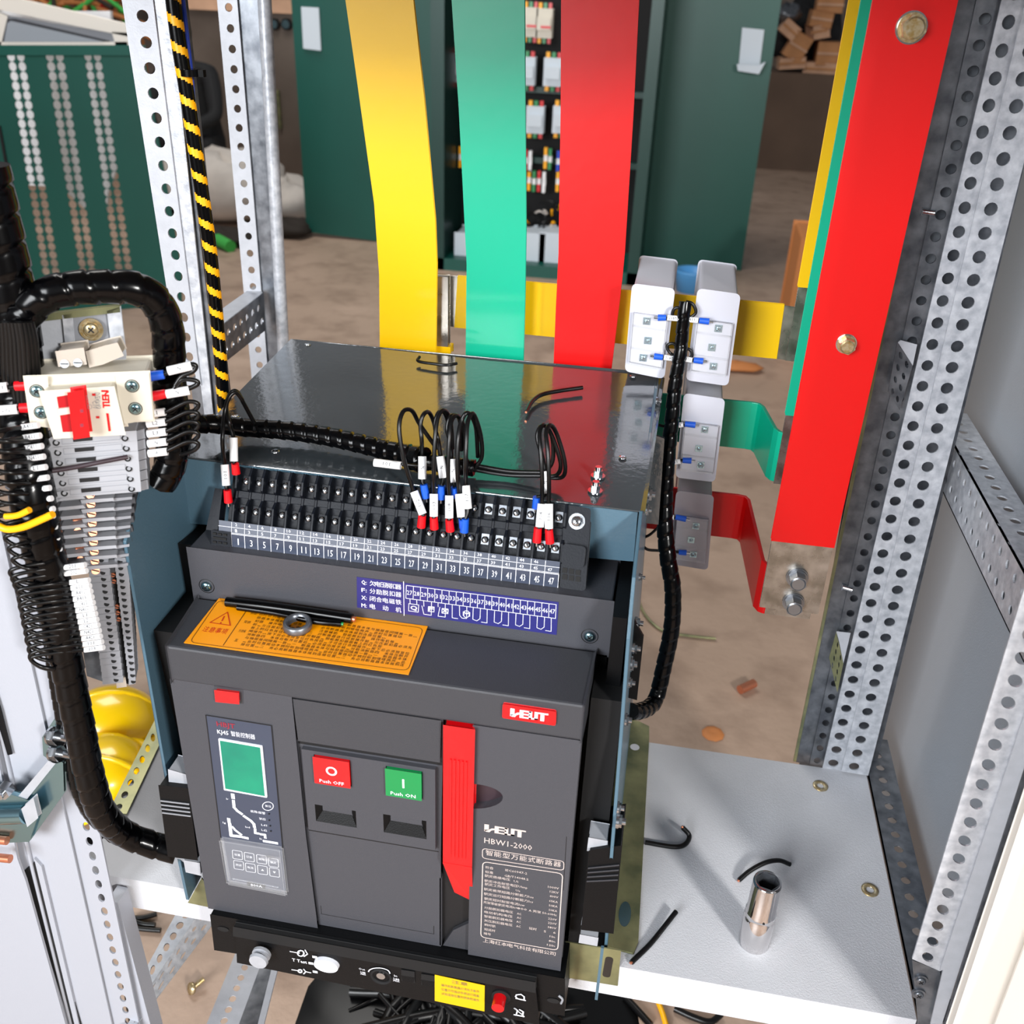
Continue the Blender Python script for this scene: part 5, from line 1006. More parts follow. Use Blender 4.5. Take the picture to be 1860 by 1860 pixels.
G_ = [
 ((752, 893), (768, 934), (767, 936), (765, 957), 'ferr', '102', [(735, 840, .10), (725, 780, .105), (732, 748, .115), (748, 746, .125), (762, 770, .135), (790, 810, .14)], 'the lower row, leftmost of the middle group'),
 ((788, 897), (788, 938), (788, 940), (789, 960), 'ferr', '103', [(788, 860, .10), (790, 800, .105), (795, 760, .115), (806, 745, .125), (818, 765, .135), (822, 815, .14)], 'the lower row, second from the left in the middle group'),
 ((816, 900), (816, 941), (816, 944), (818, 964), 'ferr', '108', [(814, 860, .10), (816, 800, .105), (820, 765, .115), (830, 755, .125), (842, 775, .135), (846, 820, .14)], 'the lower row, third from the left in the middle group'),
 ((846, 882), (850, 924), (845, 942), (843, 966), 'ferb', '107', [(846, 845, .10), (847, 800, .105), (850, 765, .115), (860, 752, .125), (873, 790, .135), (875, 830, .14), (862, 850, .14)], 'the lower row of the middle group, marker reading 107'),
 ((834, 897), (838, 939), (840, 943), (842, 958), 'ferb', '', [(831, 860, .10), (832, 800, .105), (838, 765, .115), (850, 750, .12), (864, 775, .135), (868, 830, .145)], 'the lower row of the middle group, blank marker'),
 ((767, 829), (767, 870), (770, 880), (774, 904), 'ferb', 'N', [(766, 800, .11), (764, 770, .115), (770, 752, .12), (780, 750, .13), (790, 775, .14), (795, 815, .145)], 'the upper row, leftmost blue one'),
 ((800, 829), (805, 868), (802, 882), (801, 906), 'ferb', 'N', [(796, 800, .11), (790, 775, .115), (795, 752, .12), (806, 748, .13), (815, 775, .14), (816, 815, .145)], 'the upper row, middle blue one'),
 ((820, 834), (825, 876), (826, 885), (827, 902), 'ferb', 'N', [(818, 805, .11), (812, 780, .115), (818, 757, .12), (832, 757, .13), (838, 785, .14), (838, 818, .145)], 'the upper row, rightmost blue one of the middle group'),
 ((984, 915), (980, 957), (977, 959), (975, 984), 'ferr', '104', [(985, 870, .10), (982, 820, .105), (980, 785, .115), (988, 772, .125), (1002, 790, .135), (1018, 840, .135), (1012, 862, .138), (990, 866, .14)], 'the lower row, left one of the right hand pair'),
 ((997, 915), (997, 960), (997, 962), (999, 986), 'ferr', '106', [(997, 870, .10), (995, 820, .105), (992, 785, .115), (1000, 772, .125), (1012, 790, .135), (1026, 840, .135), (1022, 866, .138), (995, 868, .14)], 'the lower row, right one of the right hand pair'),
 ((990, 856), (991, 896), (975, 903), (974, 922), 'ferb', 'N', [(985, 830, .11), (976, 795, .115), (982, 775, .12), (994, 776, .13), (1004, 800, .14), (1003, 840, .14), (985, 860, .142)], 'the upper row behind the right hand pair')]
for m0, m1, f0, f1, fm_, tx, wp, where in G_: tlead('%s ferruled black lead on %s' % ('red' if fm_ == 'ferr' else 'blue', where), wp, (m0, m1), (f0, f1), fm_, tx)
for i, (a, b) in enumerate((((866, 846), (984, 858)), ((862, 853), (984, 864)))):
    mb = MB(); mb.tube([at(a[0] - 40, a[1] - 6, 'y', .143), at(*a, 'y', .143), at((a[0] + b[0]) / 2, (a[1] + b[1]) / 2 + 4, 'y', .143), at(*b, 'y', .143)], .0021, n=8); mb.build('control_wire', 'wire', label='black wire running along the hood edge between the two lead groups, %s one' % ('rear' if i == 0 else 'front'), cat='wire')
mb = MB(); mb.tube([at(x, y, 'y', .14) for x, y in ((770, 838), (800, 842), (830, 846), (862, 850))], .0075, n=12, wrap=.01); mb.build('cable_bundle', 'cable', label='short wire bundle lying under the group of looped leads', cat='cable bundle')
lead('loose white marker sleeve on a wire in front of the hood', [at(760, 846, 'y', .118), at(720, 842, 'y', .118), at(690, 840, 'y', .118)], .0012, (at(680, 840, 'y', .117), at(728, 846, 'y', .117)), None, txt=('101', 0), name='marker_sleeve', sr=.0036)
# ------------------------------------------------------------------ small things lying about
HP = lambda px, py, o=.002: at(px, py, V((0, .26, .4755)) + Z * o, (0, -.0675, 1))
def offcut(lab, pts, r, m='wire', tipm='copper'):
    o = thing('wire_offcut', lab, 'wire offcut', pts[0]); mb = MB(); mb.tube(pts, r, n=10); mb.build('insulation', m, o)
    d = (pts[0] - pts[1]).normalized(); mb = MB(); mb.cyl(pts[0], pts[0] + d * r * .6, r * .55, n=10); mb.build('copper_end', tipm, o); return o
offcut('short curved black wire offcut on the hood before the red busbar', [HP(956, 748, .004), HP(966, 730, .004), HP(984, 717, .004), HP(1016, 710, .004), HP(1058, 704, .004)], .0022)
offcut('small dark wire offcut on the hood before the yellow busbar', [HP(762, 648, .006), HP(760, 656, .004), HP(790, 661, .004), HP(812, 663, .004), HP(830, 660, .004)], .0017)
SF = lambda px, py, o=.003: at(px, py, 'z', o)
offcut('hooked black wire offcut on the shelf beside the zinc foot rail', [SF(1240, 1503, .012), SF(1252, 1518, .004), SF(1244, 1534, .003), SF(1222, 1538, .003), SF(1172, 1530, .003)], .0028)
offcut('arched black wire offcut on the shelf behind the chrome socket', [SF(1342, 1599, .003), SF(1362, 1582, .008), SF(1390, 1567, .012), SF(1415, 1563, .010), SF(1435, 1570, .003)], .0026)
offcut('slightly bent black wire offcut on the shelf near the front lip', [SF(1147, 1748, .003), SF(1180, 1716, .004), SF(1206, 1684, .006), SF(1228, 1656, .008)], .0027)
b0_ = at(1369, 1711, 'z', 0); top_ = at(1386, 1599, 'y', b0_.y); hgt = top_.z
SK = thing('socket_wrench_bit', 'chrome deep socket standing upright on the grey shelf', 'socket', b0_)
mb = MB(); mb.lathe(b0_, Z, [(.0001, 0), (.0150, 0), (.0155, .001), (.0155, hgt * .46), (.0142, hgt * .48), (.0152, hgt * .50), (.0152, hgt * .53), (.0140, hgt * .55), (.0140, hgt * .97), (.0134, hgt), (.0118, hgt)], n=40); mb.build('shell', 'chrome', SK)
mb = MB(); n6 = 6; mb.cyl(b0_ + Z * hgt * 1.0, b0_ + Z * hgt * .6, .0112, .0112, n=6, smooth=False, caps=False); mb.lathe(b0_ + Z * hgt, Z, [(.0122, 0), (.0105, -.0008)], n=40); mb.cyl(b0_ + Z * hgt * .60, b0_ + Z * hgt * .61, .0115, n=12); mb.build('hex_opening', 'galvd', SK)
mb = MB(); mb.cyl(b0_ + V((.002, -.0140, hgt * .52)), b0_ + V((.002, -.0156, hgt * .52)), .0012, n=10); mb.build('dimple', 'pit', SK)
c = TF(541, 1139, .352); mb = MB(); mb.lathe(c, V((0, -.10, 1)), [(.0078, .0), (.0125, 0), (.0128, .002), (.0122, .006), (.0105, .0072), (.0088, .0065), (.0078, .002), (.0078, 0)], n=32); mb.build('steel_bushing', 'galvd', label='round zinc bushing lying on the orange sticker', cat='bushing')
offcut('thick black cable piece lying along the back of the orange sticker', [TF(640, 1124, .357), TF(560, 1112, .357), TF(480, 1101, .357), TF(412, 1093, .355)], .0046, 'cable', 'copper')
offcut('thin black cable piece with green tip across the orange sticker', [TF(620, 1133, .3545), TF(570, 1128, .355), TF(500, 1113, .355), TF(432, 1103, .354)], .0030, 'cable', 'green')
# ------------------------------------------------------------------ floor level debris near the enclosure
FL = lambda px, py, o=0: at(px, py, 'z', -.5 + o)
c = FL(1357, 1247, .012); d = (FL(1372, 1240) - FL(1342, 1254)).normalized(); mb = MB(); mb.cyl(c - d * .022, c + d * .022, .010, n=16); mb.build('copper_offcut', 'copper', label='short copper piece on the floor behind the shelf', cat='copper offcut')
mb = MB(); mb.lathe(FL(1295, 1333, .001), Z, [(.0001, .004), (.012, .006), (.022, .003), (.024, 0)], n=9); mb.build('wood_chip', 'wood', label='orange brown chip on the floor just behind the shelf edge', cat='wood chip')
c = FL(350, 1795, .01); mb = MB(); mb.tube([c, c + V((.012, .014, .006))], .004, n=8); mb.lathe(c, V((-.5, -.6, .4)), [(.0001, 0), (.009, 0), (.009, .004), (.0001, .005)], n=12); mb.build('brass_screw', 'gbolt', label='brass screw lying on the floor below the left shelf end', cat='screw')
def fw(lab, pts, r, m='wire'): mb = MB(); mb.tube([FL(x, y, .006) for x, y in pts], r, n=8); mb.build('floor_wire', m, label=lab, cat='wire')
fw('thin yellow green wire curving over the floor behind the breaker', [(1158, 1085), (1168, 1110), (1185, 1132), (1210, 1148), (1260, 1156), (1300, 1160)], .0035, 'zinc')
fw('black wire on the floor below the left of the shelf, upper', [(238, 1668), (262, 1666), (285, 1660)], .004)
fw('black wire on the floor below the left of the shelf, middle', [(238, 1670), (260, 1678), (282, 1680)], .004)
fw('black wire on the floor below the left of the shelf, lower', [(240, 1685), (265, 1688), (292, 1690)], .004)
fw('black wire on the floor below the racking unit, straight one', [(605, 1860), (612, 1830), (622, 1800), (634, 1775)], .004)
fw('frayed black wire on the floor below the racking unit', [(636, 1865), (640, 1840), (648, 1815), (655, 1805)], .007)
fw('dark wire on the floor below the racking unit, leftmost', [(596, 1815), (600, 1840), (604, 1870)], .003)
fw('black wire on the floor below the shelf, nearest the zinc foot', [(1062, 1795), (1068, 1820), (1070, 1862)], .004)
fw('black wire on the floor below the shelf, slanting one', [(1136, 1812), (1155, 1832), (1182, 1862)], .0055)
fw('yellow wire on the floor below the shelf lip', [(1195, 1818), (1204, 1842), (1212, 1870)], .0045, 'ywire')
fw('black wire on the floor below the shelf, curled at the right', [(1225, 1832), (1260, 1848), (1290, 1856), (1310, 1842)], .005)
mb = MB(); random.seed(3)
for i in range(150):
    c = FL(random.uniform(690, 1010), random.uniform(1822, 1930), random.uniform(.01, .05)); a = random.uniform(0, PI); d = V((math.cos(a), math.sin(a), 0)) * random.uniform(.03, .09); e_ = V((-d.y, d.x, 0)) * random.uniform(-.5, .5); mb.tube([c - d, c + e_ + Z * .008, c + d], random.choice((.004, .006, .009)), n=6, seg=4)
mb.lathe(FL(850, 1890, .0), Z, [(.26, 0), (.22, .012), (.0001, .02)], n=17)
mb.build('cable_scrap_pile', 'wire', label='dark heap of cable scraps on the floor below the racking unit', cat='cable scraps', kind='stuff')
# yellow helmets
def helmet(lab, c, r, tilt, rz, sc=(1, 1.2, .8)):
    o = thing('safety_helmet', lab, 'safety helmet', c)
    R_ = Euler((tilt[0], tilt[1], rz)).to_matrix(); prof = [(.0001, 1.0), (.30, .965), (.55, .86), (.78, .66), (.92, .42), (.985, .18), (1.0, 0), (.97, 0), (.9, .38), (.76, .62), (.53, .82), (.0001, .95)]
    mb = MB(); mb.lathe((0, 0, 0), Z, [(a * r, b * r) for a, b in prof], n=36); mb.v = [c + R_ @ V((p.x * sc[0], p.y * sc[1], p.z * sc[2])) for p in mb.v]; mb.build('shell', 'yhat', o)
    mb = MB(); n = 36; vs = []
    for i in range(n):
        a = 2 * PI * i / n; ex = 1.06 + (.30 * max(0, -math.sin(a)) ** 2); vs += [V((math.cos(a) * r * 1.0, math.sin(a) * r, 0)), V((math.cos(a) * r * 1.06, math.sin(a) * r * ex, -.05 * r)), V((math.cos(a) * r * 1.06, math.sin(a) * r * ex, -.08 * r)), V((math.cos(a) * r * .97, math.sin(a) * r * .97, -.02 * r))]
    mb.add(vs, [(4 * i + k, 4 * i + (k + 1) % 4, 4 * ((i + 1) % n) + (k + 1) % 4, 4 * ((i + 1) % n) + k) for i in range(n) for k in range(4)], 0, True)
    mb.v = [c + R_ @ V((p.x * sc[0], p.y * sc[1], p.z * sc[2])) for p in mb.v]; mb.build('brim', 'yhat', o)
    mb = MB(); mb.tube([c + R_ @ V((math.sin(a) * .0, math.cos(a) * r * 1.0 * sc[1], math.sin(a) * r * 1.0 * sc[2])) for a in [PI * i / 14 for i in range(15)]], r * .06, n=10, seg=2); mb.build('crest_ridge', 'yhat', o); return o
helmet('yellow safety helmet on the floor, upper of the two by the left rail', at(203, 1318, 'z', -.44), .080, (math.radians(6), math.radians(6), .3), 2.0, sc=(1.0, 1.15, .95))
helmet('yellow safety helmet lying tilted, lower of the two by the left rail', at(176, 1418, 'z', -.44), .088, (math.radians(-30), math.radians(-14), .5), 1.6, sc=(1.0, 1.2, .85))
#==PART5==
# ------------------------------------------------------------------ workshop behind
W = lambda px, py, y: at(px, py, 'y', y)
OC = thing('open_switchgear_cabinet', 'dark green open switchgear cabinet standing behind the busbars', 'cabinet', (-.5, 4.5, -.5))
yf = 4.45; xL, xR = -1.02, -.03
mb = MB(); mb.box((xL, yf + .45, -.48), (xR, yf + .47, 1.5)); mb.build('back_plate', 'pit', OC)
for a, b in ((xL - .06, xL), (xR, xR + .05)): mb = MB(); mb.box((a, yf, -.5), (b, yf + .47, 1.5)); mb.build('cabinet_side', 'gp2', OC, bevel=.004)
mb = MB(); mb.box((xL - .06, yf, -.5), (xR + .05, yf + .47, -.44)); mb.build('plinth', 'gp', OC, bevel=.004)
for z in (.02, .37): mb = MB(); mb.box((xL, yf + .38, z), (xR, yf + .44, z + .03)); mb.build('mounting_bar', 'gp2', OC)
def door(pts, y, side):
    P = [W(a, b, y) for a, b in pts]; zt_ = 1.5; k0 = (zt_ - P[0].z) / (P[0].z - P[3].z); k1 = (zt_ - P[1].z) / (P[1].z - P[2].z)
    A = P[0] + (P[0] - P[3]) * k0; B = P[1] + (P[1] - P[2]) * k1
    mb = MB(); mb.prism([A, B, P[2], P[3]], (0, .04, 0)); d = mb.build('cabinet_door', 'gp', OC, bevel=.004); return d
d1 = door(((530, 0), (780, 0), (800, 452), (558, 420)), 4.95, 0); d2 = door(((1150, 0), (1418, 0), (1344, 497), (1125, 484)), 4.95, 1)
for pts, dd in ((((548, 12), (580, 14), (584, 92), (552, 88)), d1), (((1348, 50), (1388, 54), (1380, 118), (1342, 116)), d2)):
    mb = MB(); mb.prism([W(a, b, 4.945) for a, b in pts], (0, -.01, 0)); mb.build('door_label', 'label', dd)
mb = MB(); mb.prism([W(a, b, 4.90) for a, b in ((1338, 116), (1378, 118), (1390, 112), (1378, 134), (1340, 128))], (0, -.03, 0)); mb.build('door_pocket', 'label', d2)
YI = yf + .34
def dev(name, label, px, py, w_, h_, body, cat, group, tails=()):
    c = W(px, py, YI); k = (c - CAM).length / FPX; w_, h_ = w_ * k, h_ * k / .93
    o = thing(name, label, cat, c - Z * h_ / 2, group)
    mb = MB(); mb.box((c.x - w_ / 2, YI - .05, c.z - h_ / 2), (c.x + w_ / 2, YI, c.z + h_ / 2)); mb.box((c.x - w_ * .42, YI - .07, c.z - h_ * .22), (c.x + w_ * .42, YI, c.z + h_ * .2)); mb.build('body', body, o, bevel=.003)
    n = len(tails)
    for i, m in enumerate(tails):
        x = c.x + (i - (n - 1) / 2) * w_ / max(n, 1)
        for s_ in (1, -1): mb = MB(); mb.box((x - w_ * .11, YI - .03, c.z + s_ * h_ * .5), (x + w_ * .11, YI - .01, c.z + s_ * (h_ * .5 + .028))) if s_ > 0 else mb.box((x - w_ * .11, YI - .03, c.z - h_ * .5 - .028), (x + w_ * .11, YI - .01, c.z - h_ * .5)); mb.build('wire_tail', m, o)
    return o
T3 = ('tape', 'green', 'red')
for i, (x, y) in enumerate(((965, 40), (991, 42))):
    o = dev('breaker_module', 'cream breaker module in the green cabinet, %s of the pair at its top' % ('left' if i == 0 else 'right'), x, y, 24, 38, 'cream', 'breaker module', 'cream breaker modules', T3)
    mb = MB(); a = W(x - 9, y + 7, YI - .072); b = W(x + 9, y + 8, YI - .072); mb.box((a.x, a.y, a.z - .006), (b.x, a.y + .003, a.z + .006)); mb.build('red_line', 'red', o)
for i, (x, y, g) in enumerate(((958, 128, 'upper left'), (1006, 130, 'upper right'), (974, 216, 'middle left'), (1022, 216, 'middle right'), (828, 122, 'behind the green busbar edge'))):
    dev('contactor', 'white contactor in the dark green cabinet, %s' % g, x, y, 28, 38, 'label', 'contactor', 'white contactors in the cabinet', T3)
for i in range(11):
    x = (956, 964, 992, 1000, 1015, 962, 971, 980, 989, 1014, 838)[i]; y = (290, 292, 286, 288, 292, 326, 328, 328, 330, 328, 284)[i]; m = ('red', 'sleeve', 'tape', 'green', 'bwire', 'tape', 'green', 'red', 'sleeve', 'tape', 'tape')[i]
    c = W(x, y, YI); mb = MB(); k = (c - CAM).length / FPX; mb.box((c.x - 2.6 * k, YI - .03, c.z - 17 * k), (c.x + 2.6 * k, YI, c.z - 5 * k)); mb.box((c.x - 2.6 * k, YI - .03, c.z + 5 * k), (c.x + 2.6 * k, YI, c.z + 17 * k)); mb.box((c.x - 3 * k, YI - .02, c.z - 6 * k), (c.x + 3 * k, YI, c.z + 6 * k), 1)
    mb.build('coloured_conductor', [m, 'sleeve'], label='coloured conductor stub with white ferrule inside the dark green cabinet', cat='wire', group='coloured conductor stubs in the green cabinet')
for x, w_, g in ((846, 30, 'behind the green busbar'), (966, 42, 'left of centre'), (1002, 34, 'beside the red busbar')):
    a, b = W(x - w_ / 2, 420, yf + .15), W(x + w_ / 2, 503, yf + .15); mb = MB(); mb.box((a.x, yf + .1, -.44), (b.x, yf + .3, a.z)); mb.build('capacitor_box', 'label', bevel=.006, label='pale box standing at the bottom of the green cabinet, %s' % g, cat='electrical box')
random.seed(5); mb = MB()
for i in range(26):
    p = W(random.choice((955, 1000)) + random.uniform(-6, 18), random.uniform(375, 420), YI - .04); q = p + V((random.uniform(-.08, .08), -.02, random.uniform(-.05, .05))); mb.tube([p, (p + q) / 2 + V((0, -.02, .02)), q], .006, n=6, seg=3, mi=i % 4)
mb.build('tangled_wires', ['wire', 'wire', 'sack', 'tape'], label='tangled wires above the pale boxes in the green cabinet', cat='wires', kind='stuff')
# left green perforated cabinet
PC = thing('perforated_cabinet', 'green cabinet side with three double columns of round holes', 'cabinet', W(120, 560, 3.2))
GY = lambda px, py: at(px, py, V((-2.4, 3.2, 0)), V((-.08, 1, 0)))
def gq(pts): return [GY(a, b) for a, b in pts]
cols = [((8, 94), (46, 94), (112, 500), (74, 500)), ((78, 94), (117, 94), (178, 500), (142, 500)), ((148, 94), (185, 94), (244, 492), (206, 492))]
edges = [((-60, 94), (8, 94), (74, 500), (-20, 500)), ((46, 94), (78, 94), (142, 500), (112, 500)), ((117, 94), (148, 94), (206, 492), (178, 500)), ((185, 94), (260, 94), (330, 492), (244, 492)), ((-20, 500), (74, 500), (330, 492), (330, 545), (200, 560), (-20, 585))]
for q in cols: mb = MB(); P = gq(q); W_ = (P[1] - P[0]).length; mb.perf(P, (.27, .73), 25, W_ * .202, (0, .004, 0), K=12); mb.build('perforated_strip', 'gp', PC)
for q in edges[:4]: mb = MB(); mb.prism(gq(q), (0, .004, 0)); mb.build('plain_strip', 'gp', PC)
mb = MB(); mb.prism([GY(-20, 500), GY(74, 500), GY(112, 500), GY(178, 500), GY(206, 492), GY(330, 492), GY(330, 552), GY(180, 566), GY(-20, 592)], (0, .004, 0)); mb.build('lower_skirt', 'gp', PC)
mb = MB(); mb.prism(gq(((-60, 84), (262, 84), (262, 98), (-60, 98))), (0, -.03, 0)); mb.build('top_rim', 'gp', PC, bevel=.004)
mb = MB(); mb.prism(gq(((-2, 230), (2, 228), (56, 520), (50, 520))), (0, -.006, 0)); mb.build('fold_line', 'pit', PC)
mb = MB(); q = [at(a, b, 'y', 3.75) for a, b in ((-60, 20), (200, 20), (214, 300), (196, 350), (190, 410), (110, 340), (-60, 330))]; mb.prism(q, (0, .02, 0)); mb.build('leaning_sheet', 'sheetw', label='pale sheet seen through the holes of the green perforated cabinet', cat='sheet')
GD = thing('cabinet_door', 'beige cabinet door with a grey window leaning above the green cabinet', 'door panel', at(100, 90, 'y', 3.4))
D_ = lambda px, py, y=3.42: at(px, py, 'y', y)
for q in (((-40, -18), (240, 48), (240, 66), (-40, 8)), ((-40, 8), (12, 30), (0, 82), (-40, 82)), ((205, 60), (240, 62), (240, 86), (212, 84)), ((-40, 78), (230, 78), (230, 90), (-40, 90))): mb = MB(); mb.prism([D_(*p) for p in q], (0, .02, 0)); mb.build('door_frame', 'door', GD, bevel=.004)
mb = MB(); mb.prism([D_(*p, 3.428) for p in ((-40, 6), (14, 28), (212, 62), (212, 84), (-40, 84))], (0, .006, 0)); mb.build('window_pane', 'gtermd', GD)
mb = MB(); mb.prism([D_(*p, 3.425) for p in ((10, 40), (16, 34), (28, 34), (200, 74), (200, 79), (4, 79))], (0, -.003, 0)); mb.build('window_seal', 'cover', GD)
mb = MB(); mb.prism([D_(*p, 3.42) for p in ((14, 42), (20, 38), (190, 76), (8, 76))], (0, -.003, 0)); mb.build('pane_glass', 'panelw', GD)
# heap of branches, red and green rods far left
random.seed(9); mb = MB()
for i in range(60):
    p = W(random.uniform(60, 236), random.uniform(-20, 46), 6.5 + random.uniform(-.4, .4)); d = V((random.uniform(-.5, .5), random.uniform(-.1, .1), random.uniform(-.25, .25))); mb.tube([p - d * .5, p + d * .5], .016, n=5, seg=1, mi=(0, 0, 1, 2, 3, 0)[i % 6])
mb.build('scrap_heap', ['wood', 'debris', 'red', 'gcloth'], label='heap of brown sticks with red and green rods at the upper left', cat='scrap heap', kind='stuff')
mb = MB(); mb.box((W(-60, 0, 7.0).x, 6.9, -.5), (W(240, 0, 7.0).x, 7.1, W(100, 60, 7.0).z)); mb.build('crate', 'wood', label='brown wooden crate under the heap of sticks', cat='crate')
# grey brown cabinet bank and person
BC = thing('metal_cabinet', 'tall brown grey metal cabinet with two round lamps, behind the rear post', 'cabinet', W(450, 330, 6.4))
mb = MB(); P = [W(a, b, 6.3) for a, b in ((335, 18), (552, 18), (552, 392), (340, 330))]; a, b = W(338, 340, 6.3), W(556, 20, 6.3); mb.box((a.x, 6.3, -.5), (b.x + .1, 6.9, b.z)); mb.build('body', 'brown', BC, bevel=.01)
mb = MB(); mb.box((a.x - .02, 6.26, b.z - .02), (b.x + .12, 6.92, b.z + .06)); mb.build('top_edge', 'card2', BC)
for px in (500, 522):
    mb = MB(); p = W(px, 44, 6.29); mb.cyl(p, p - Y * .03, .036, n=20); mb.cyl(p - Y * .03, p - Y * .034, .026, n=20, mi=1); mb.build('round_lamp', ['pit', 'bsteel'], BC)
mb = MB(); p = W(508, 200, 6.29); mb.box((p.x - .01, 6.27, p.z - .12), (p.x + .01, 6.29, p.z + .13)); mb.build('toothed_strip', 'zinc', BC)
# crouching worker in black seen between the posts
PE = None
def person():
    base = W(360, 330, 5.6); base.z = -.5; c = base; top_z = W(345, 20, 5.6).z; Hh = top_z + .5; s = Hh / 1.22
    bx = W(352, 100, 5.6).x
    me = bpy.data.meshes.new('person'); J = {}
    jo = dict(pel=(0, 0, .34), sp=(0, -.06, .56), ch=(0, -.14, .78), nk=(0, -.17, .93), hd=(0, -.20, 1.04), ht=(0, -.21, 1.13), ls=(-.17, -.13, .86), le=(-.24, -.26, .62), lh=(-.12, -.42, .56), rs=(.17, -.13, .86), re=(.24, -.26, .62), rh=(.12, -.42, .56), lh1=(-.09, 0, .33), lk=(-.17, -.34, .48), la=(-.14, -.20, .08), lt=(-.15, -.38, .03), rh1=(.09, 0, .33), rk=(.17, -.34, .48), ra=(.14, -.20, .08), rt=(.15, -.38, .03))
    rad = dict(pel=.14, sp=.13, ch=.15, nk=.055, hd=.085, ht=.07, ls=.07, le=.05, lh=.035, rs=.07, re=.05, rh=.035, lh1=.10, lk=.07, la=.045, lt=.04, rh1=.10, rk=.07, ra=.045, rt=.04)
    ks = list(jo); ed = [('pel', 'sp'), ('sp', 'ch'), ('ch', 'nk'), ('nk', 'hd'), ('hd', 'ht'), ('ch', 'ls'), ('ls', 'le'), ('le', 'lh'), ('ch', 'rs'), ('rs', 're'), ('re', 'rh'), ('pel', 'lh1'), ('lh1', 'lk'), ('lk', 'la'), ('la', 'lt'), ('pel', 'rh1'), ('rh1', 'rk'), ('rk', 'ra'), ('ra', 'rt')]
    me.from_pydata([tuple(x * s for x in jo[k]) for k in ks], [(ks.index(a), ks.index(b)) for a, b in ed], [])
    o = bpy.data.objects.new('person', me); COL.objects.link(o); o.location = (bx, 5.6, -.5)
    m = o.modifiers.new('skin', 'SKIN'); sv = me.skin_vertices.new() if not me.skin_vertices else me.skin_vertices[0]
    for i, k in enumerate(ks): me.skin_vertices[0].data[i].radius = (rad[k] * s, rad[k] * s)
    me.skin_vertices[0].data[0].use_root = True
    o.modifiers.new('sub', 'SUBSURF').levels = 1; o.modifiers['sub'].render_levels = 2
    me.materials.append(M['cloth']); tag(o, 'person in black clothes crouching in front of the brown cabinet', 'person')
    def part(nm, c, r, sc, m):
        b = MB(); b.lathe((0, 0, 0), Z, [(max(1e-4, r * math.sin(PI * i / 10)), -r * math.cos(PI * i / 10)) for i in range(11)], n=18); b.v = [V((bx, 5.6, -.5)) + V((c[0] * s + p.x * sc[0], c[1] * s + p.y * sc[1], c[2] * s + p.z * sc[2])) for p in b.v]; b.build(nm, m, o)
    part('face', (0, -.225, 1.07), .088 * s, (.88, 1, 1.2), 'skin'); part('hair', (0, -.195, 1.105), .095 * s, (.92, 1.0, 1.05), 'hair')
    part('nose', (0, -.325, 1.06), .016 * s, (.8, 1.2, 1.3), 'skin')
    for q in (-1, 1): part('ear', (q * .08, -.21, 1.06), .02 * s, (.5, 1, 1.4), 'skin'); part('hand', (q * .11, -.45, .55), .042 * s, (.9, 1.3, .7), 'skin'); part('shoe', (q * .145, -.31, .035), .065 * s, (.7, 1.6, .55), 'black'); part('eye', (q * .032, -.305, 1.085), .009 * s, (1.2, .6, .8), 'pit')
person()
# sacks, cloths, pails, boxes
def blob(name, lab, c, sx_, sy_, sz_, m, cat, seed=0, n=14, amp=.18, kind=None):
    random.seed(seed); mb = MB(); vs = []; ph = [random.uniform(0, 6) for _ in range(6)]
    rows_n = 9
    for i in range(rows_n + 1):
        t = PI * i / rows_n
        for k in range(n):
            a = 2 * PI * k / n; rr = 1 + amp * (math.sin(3 * a + ph[0] + 2 * t) * .6 + math.sin(5 * a + ph[1] - 3 * t) * .4 + math.sin(2 * t * 2 + ph[2]) * .3)
            vs.append(V(c) + V((sx_ * rr * math.sin(t) * math.cos(a), sy_ * rr * math.sin(t) * math.sin(a), sz_ * (1 - math.cos(t)) * .5 * rr * (1.0))))
    mb.add(vs, [(i * n + k, i * n + (k + 1) % n, (i + 1) * n + (k + 1) % n, (i + 1) * n + k) for i in range(rows_n) for k in range(n)], 0, True)
    return mb.build(name, m, label=lab, cat=cat, kind=kind)
fl = lambda px, py: FL(px, py)
blob('white_sack', 'crumpled white sack on the floor between the left posts', fl(412, 400), .42, .3, .40, 'sack', 'sack', 1)
blob('white_sack', 'smaller pale sack heap on the floor left of the green door', fl(528, 405), .22, .2, .26, 'sack', 'sack', 2)
blob('dark_rag', 'dark rag under the white sack', fl(405, 440), .22, .14, .08, 'debris', 'rag', 3); blob('dark_rag', 'dark rag on the floor at the foot of the green door', fl(520, 428), .18, .12, .10, 'debris', 'rag', 13)
mb = MB(); mb.tube([fl(384, 440) + Z * .03, fl(400, 450) + Z * .04, fl(420, 458) + Z * .03], .035, n=8); mb.build('green_cloth', 'gcloth', label='bright green rolled cloth on the floor below the white sack', cat='cloth')
c = fl(1254, 528); mb = MB(); mb.lathe(c, Z, [(.0001, 0), (.075, 0), (.09, .10), (.092, .11), (.082, .11), (.07, .01)], n=24); mb.build('blue_pail', 'bluep', label='small light blue pail on the floor between the white transformers', cat='pail')
blob('wood_scrap', 'orange brown board scrap on the floor behind the yellow bar', fl(1338, 672), .11, .05, .035, 'wood', 'wood scrap', 4, n=7)
c = W(1450, 460, 3.8); mb = MB(); a, b = W(1438, 560, 3.6), W(1470, 440, 3.6); mb.box((a.x, 3.6, -.5), (a.x + .5, 4.0, b.z)); mb.build('wood_board', 'wood', bevel=.01, label='brown board standing on the floor behind the yellow riser', cat='board')
yb = 9.0
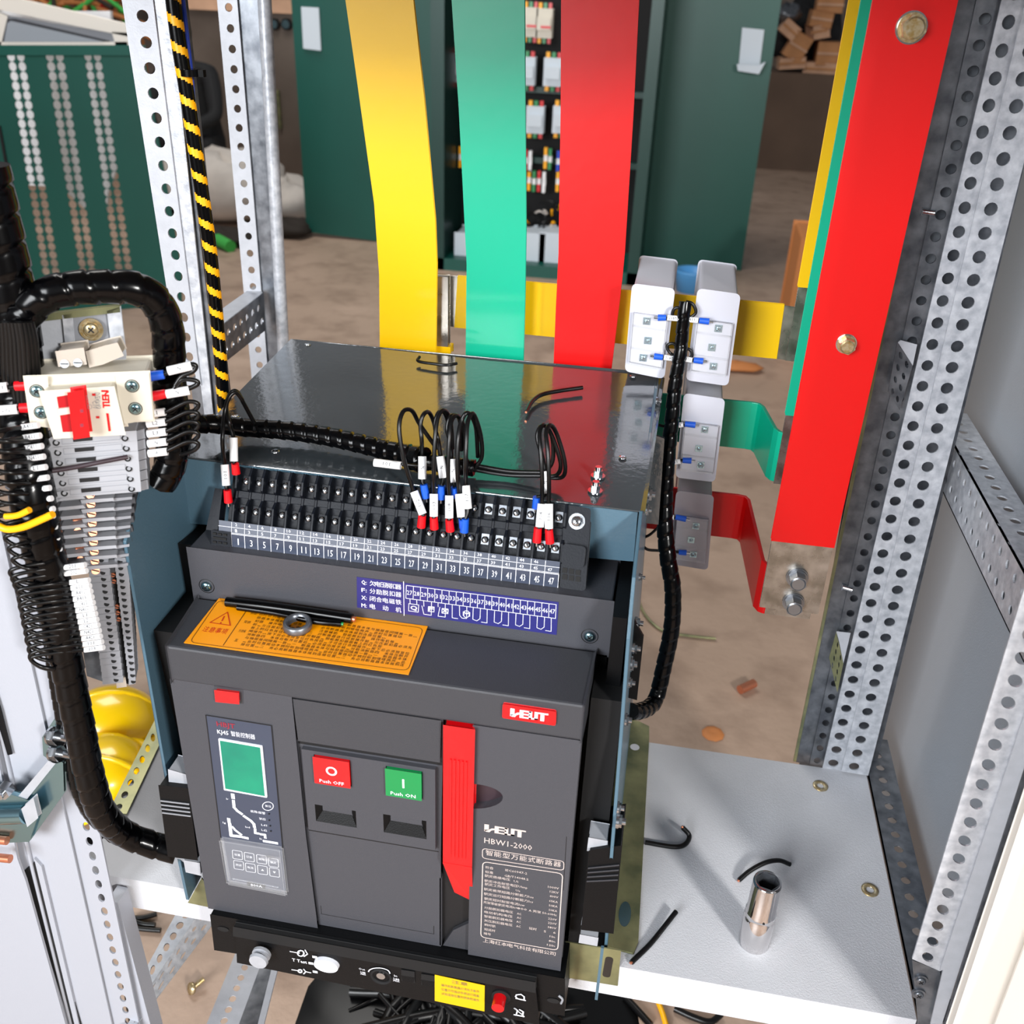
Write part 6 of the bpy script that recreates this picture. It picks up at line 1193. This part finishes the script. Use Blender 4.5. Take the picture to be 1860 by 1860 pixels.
random.seed(11)
for i, (x0, y0, x1, y1, a, m, lab) in enumerate(((1480, -6, 1532, 22, 0, 'card', 'cardboard box at the top of the far pile'), (1468, 20, 1512, 48, .1, 'card', 'cardboard box second from the top of the far pile'), (1468, 44, 1502, 68, -.2, 'card2', 'torn pale cardboard box in the middle of the far pile'), (1426, 60, 1470, 108, .45, 'card', 'tilted cardboard box at the left of the far pile'), (1478, 76, 1530, 116, 0, 'card', 'cardboard box at the lower right of the far pile'), (1412, 104, 1462, 122, -.1, 'card2', 'flattened cardboard box at the lower left of the far pile'), (1458, 114, 1534, 134, 0, 'card2', 'flattened cardboard box at the very bottom of the far pile'), (1415, 40, 1452, 66, .6, 'card2', 'pale crumpled box left in the far pile'))):
    A_, B_ = W(x0, y1, yb), W(x1, y0, yb); c = (A_ + B_) / 2; hx, hz = abs(B_.x - A_.x) / 2, abs(B_.z - A_.z) / 2; Rm = Euler((0, a, random.uniform(-.2, .2))).to_matrix()
    o = thing('cardboard_box', lab, 'cardboard box', c - Z * hz, 'cardboard boxes in the far pile'); mb = MB(); mb.obox(c, Rm @ V((hx, 0, 0)), Rm @ V((0, .14, 0)), Rm @ V((0, 0, hz))); mb.build('carton', m, o, bevel=.006)
    mb = MB(); mb.obox(c - V((0, .145, 0)), Rm @ V((hx, 0, 0)), Rm @ V((0, .002, 0)), Rm @ V((0, 0, .010))); mb.build('tape_strip', 'card2' if m == 'card' else 'card', o)
A_ = W(1405, 128, yb); mb = MB(); mb.box((A_.x - .1, yb - .25, -.5), (A_.x + 1.2, yb + .6, A_.z - .0)); mb.build('pallet_stack', 'palletb', label='brown pallet stack carrying the far pile of cardboard boxes', cat='pallet')
blob('metal_scrap', 'grey metal scrap on top of the left of the far pile', W(1432, 30, yb) + V((0, 0, -.05)), .10, .1, .14, 'galvd', 'metal scrap', 6)
blob('dark_bag', 'dark bag behind the cardboard boxes', W(1455, 60, yb + .35) + V((0, 0, -.25)), .36, .15, .5, 'cloth', 'bag', 8)
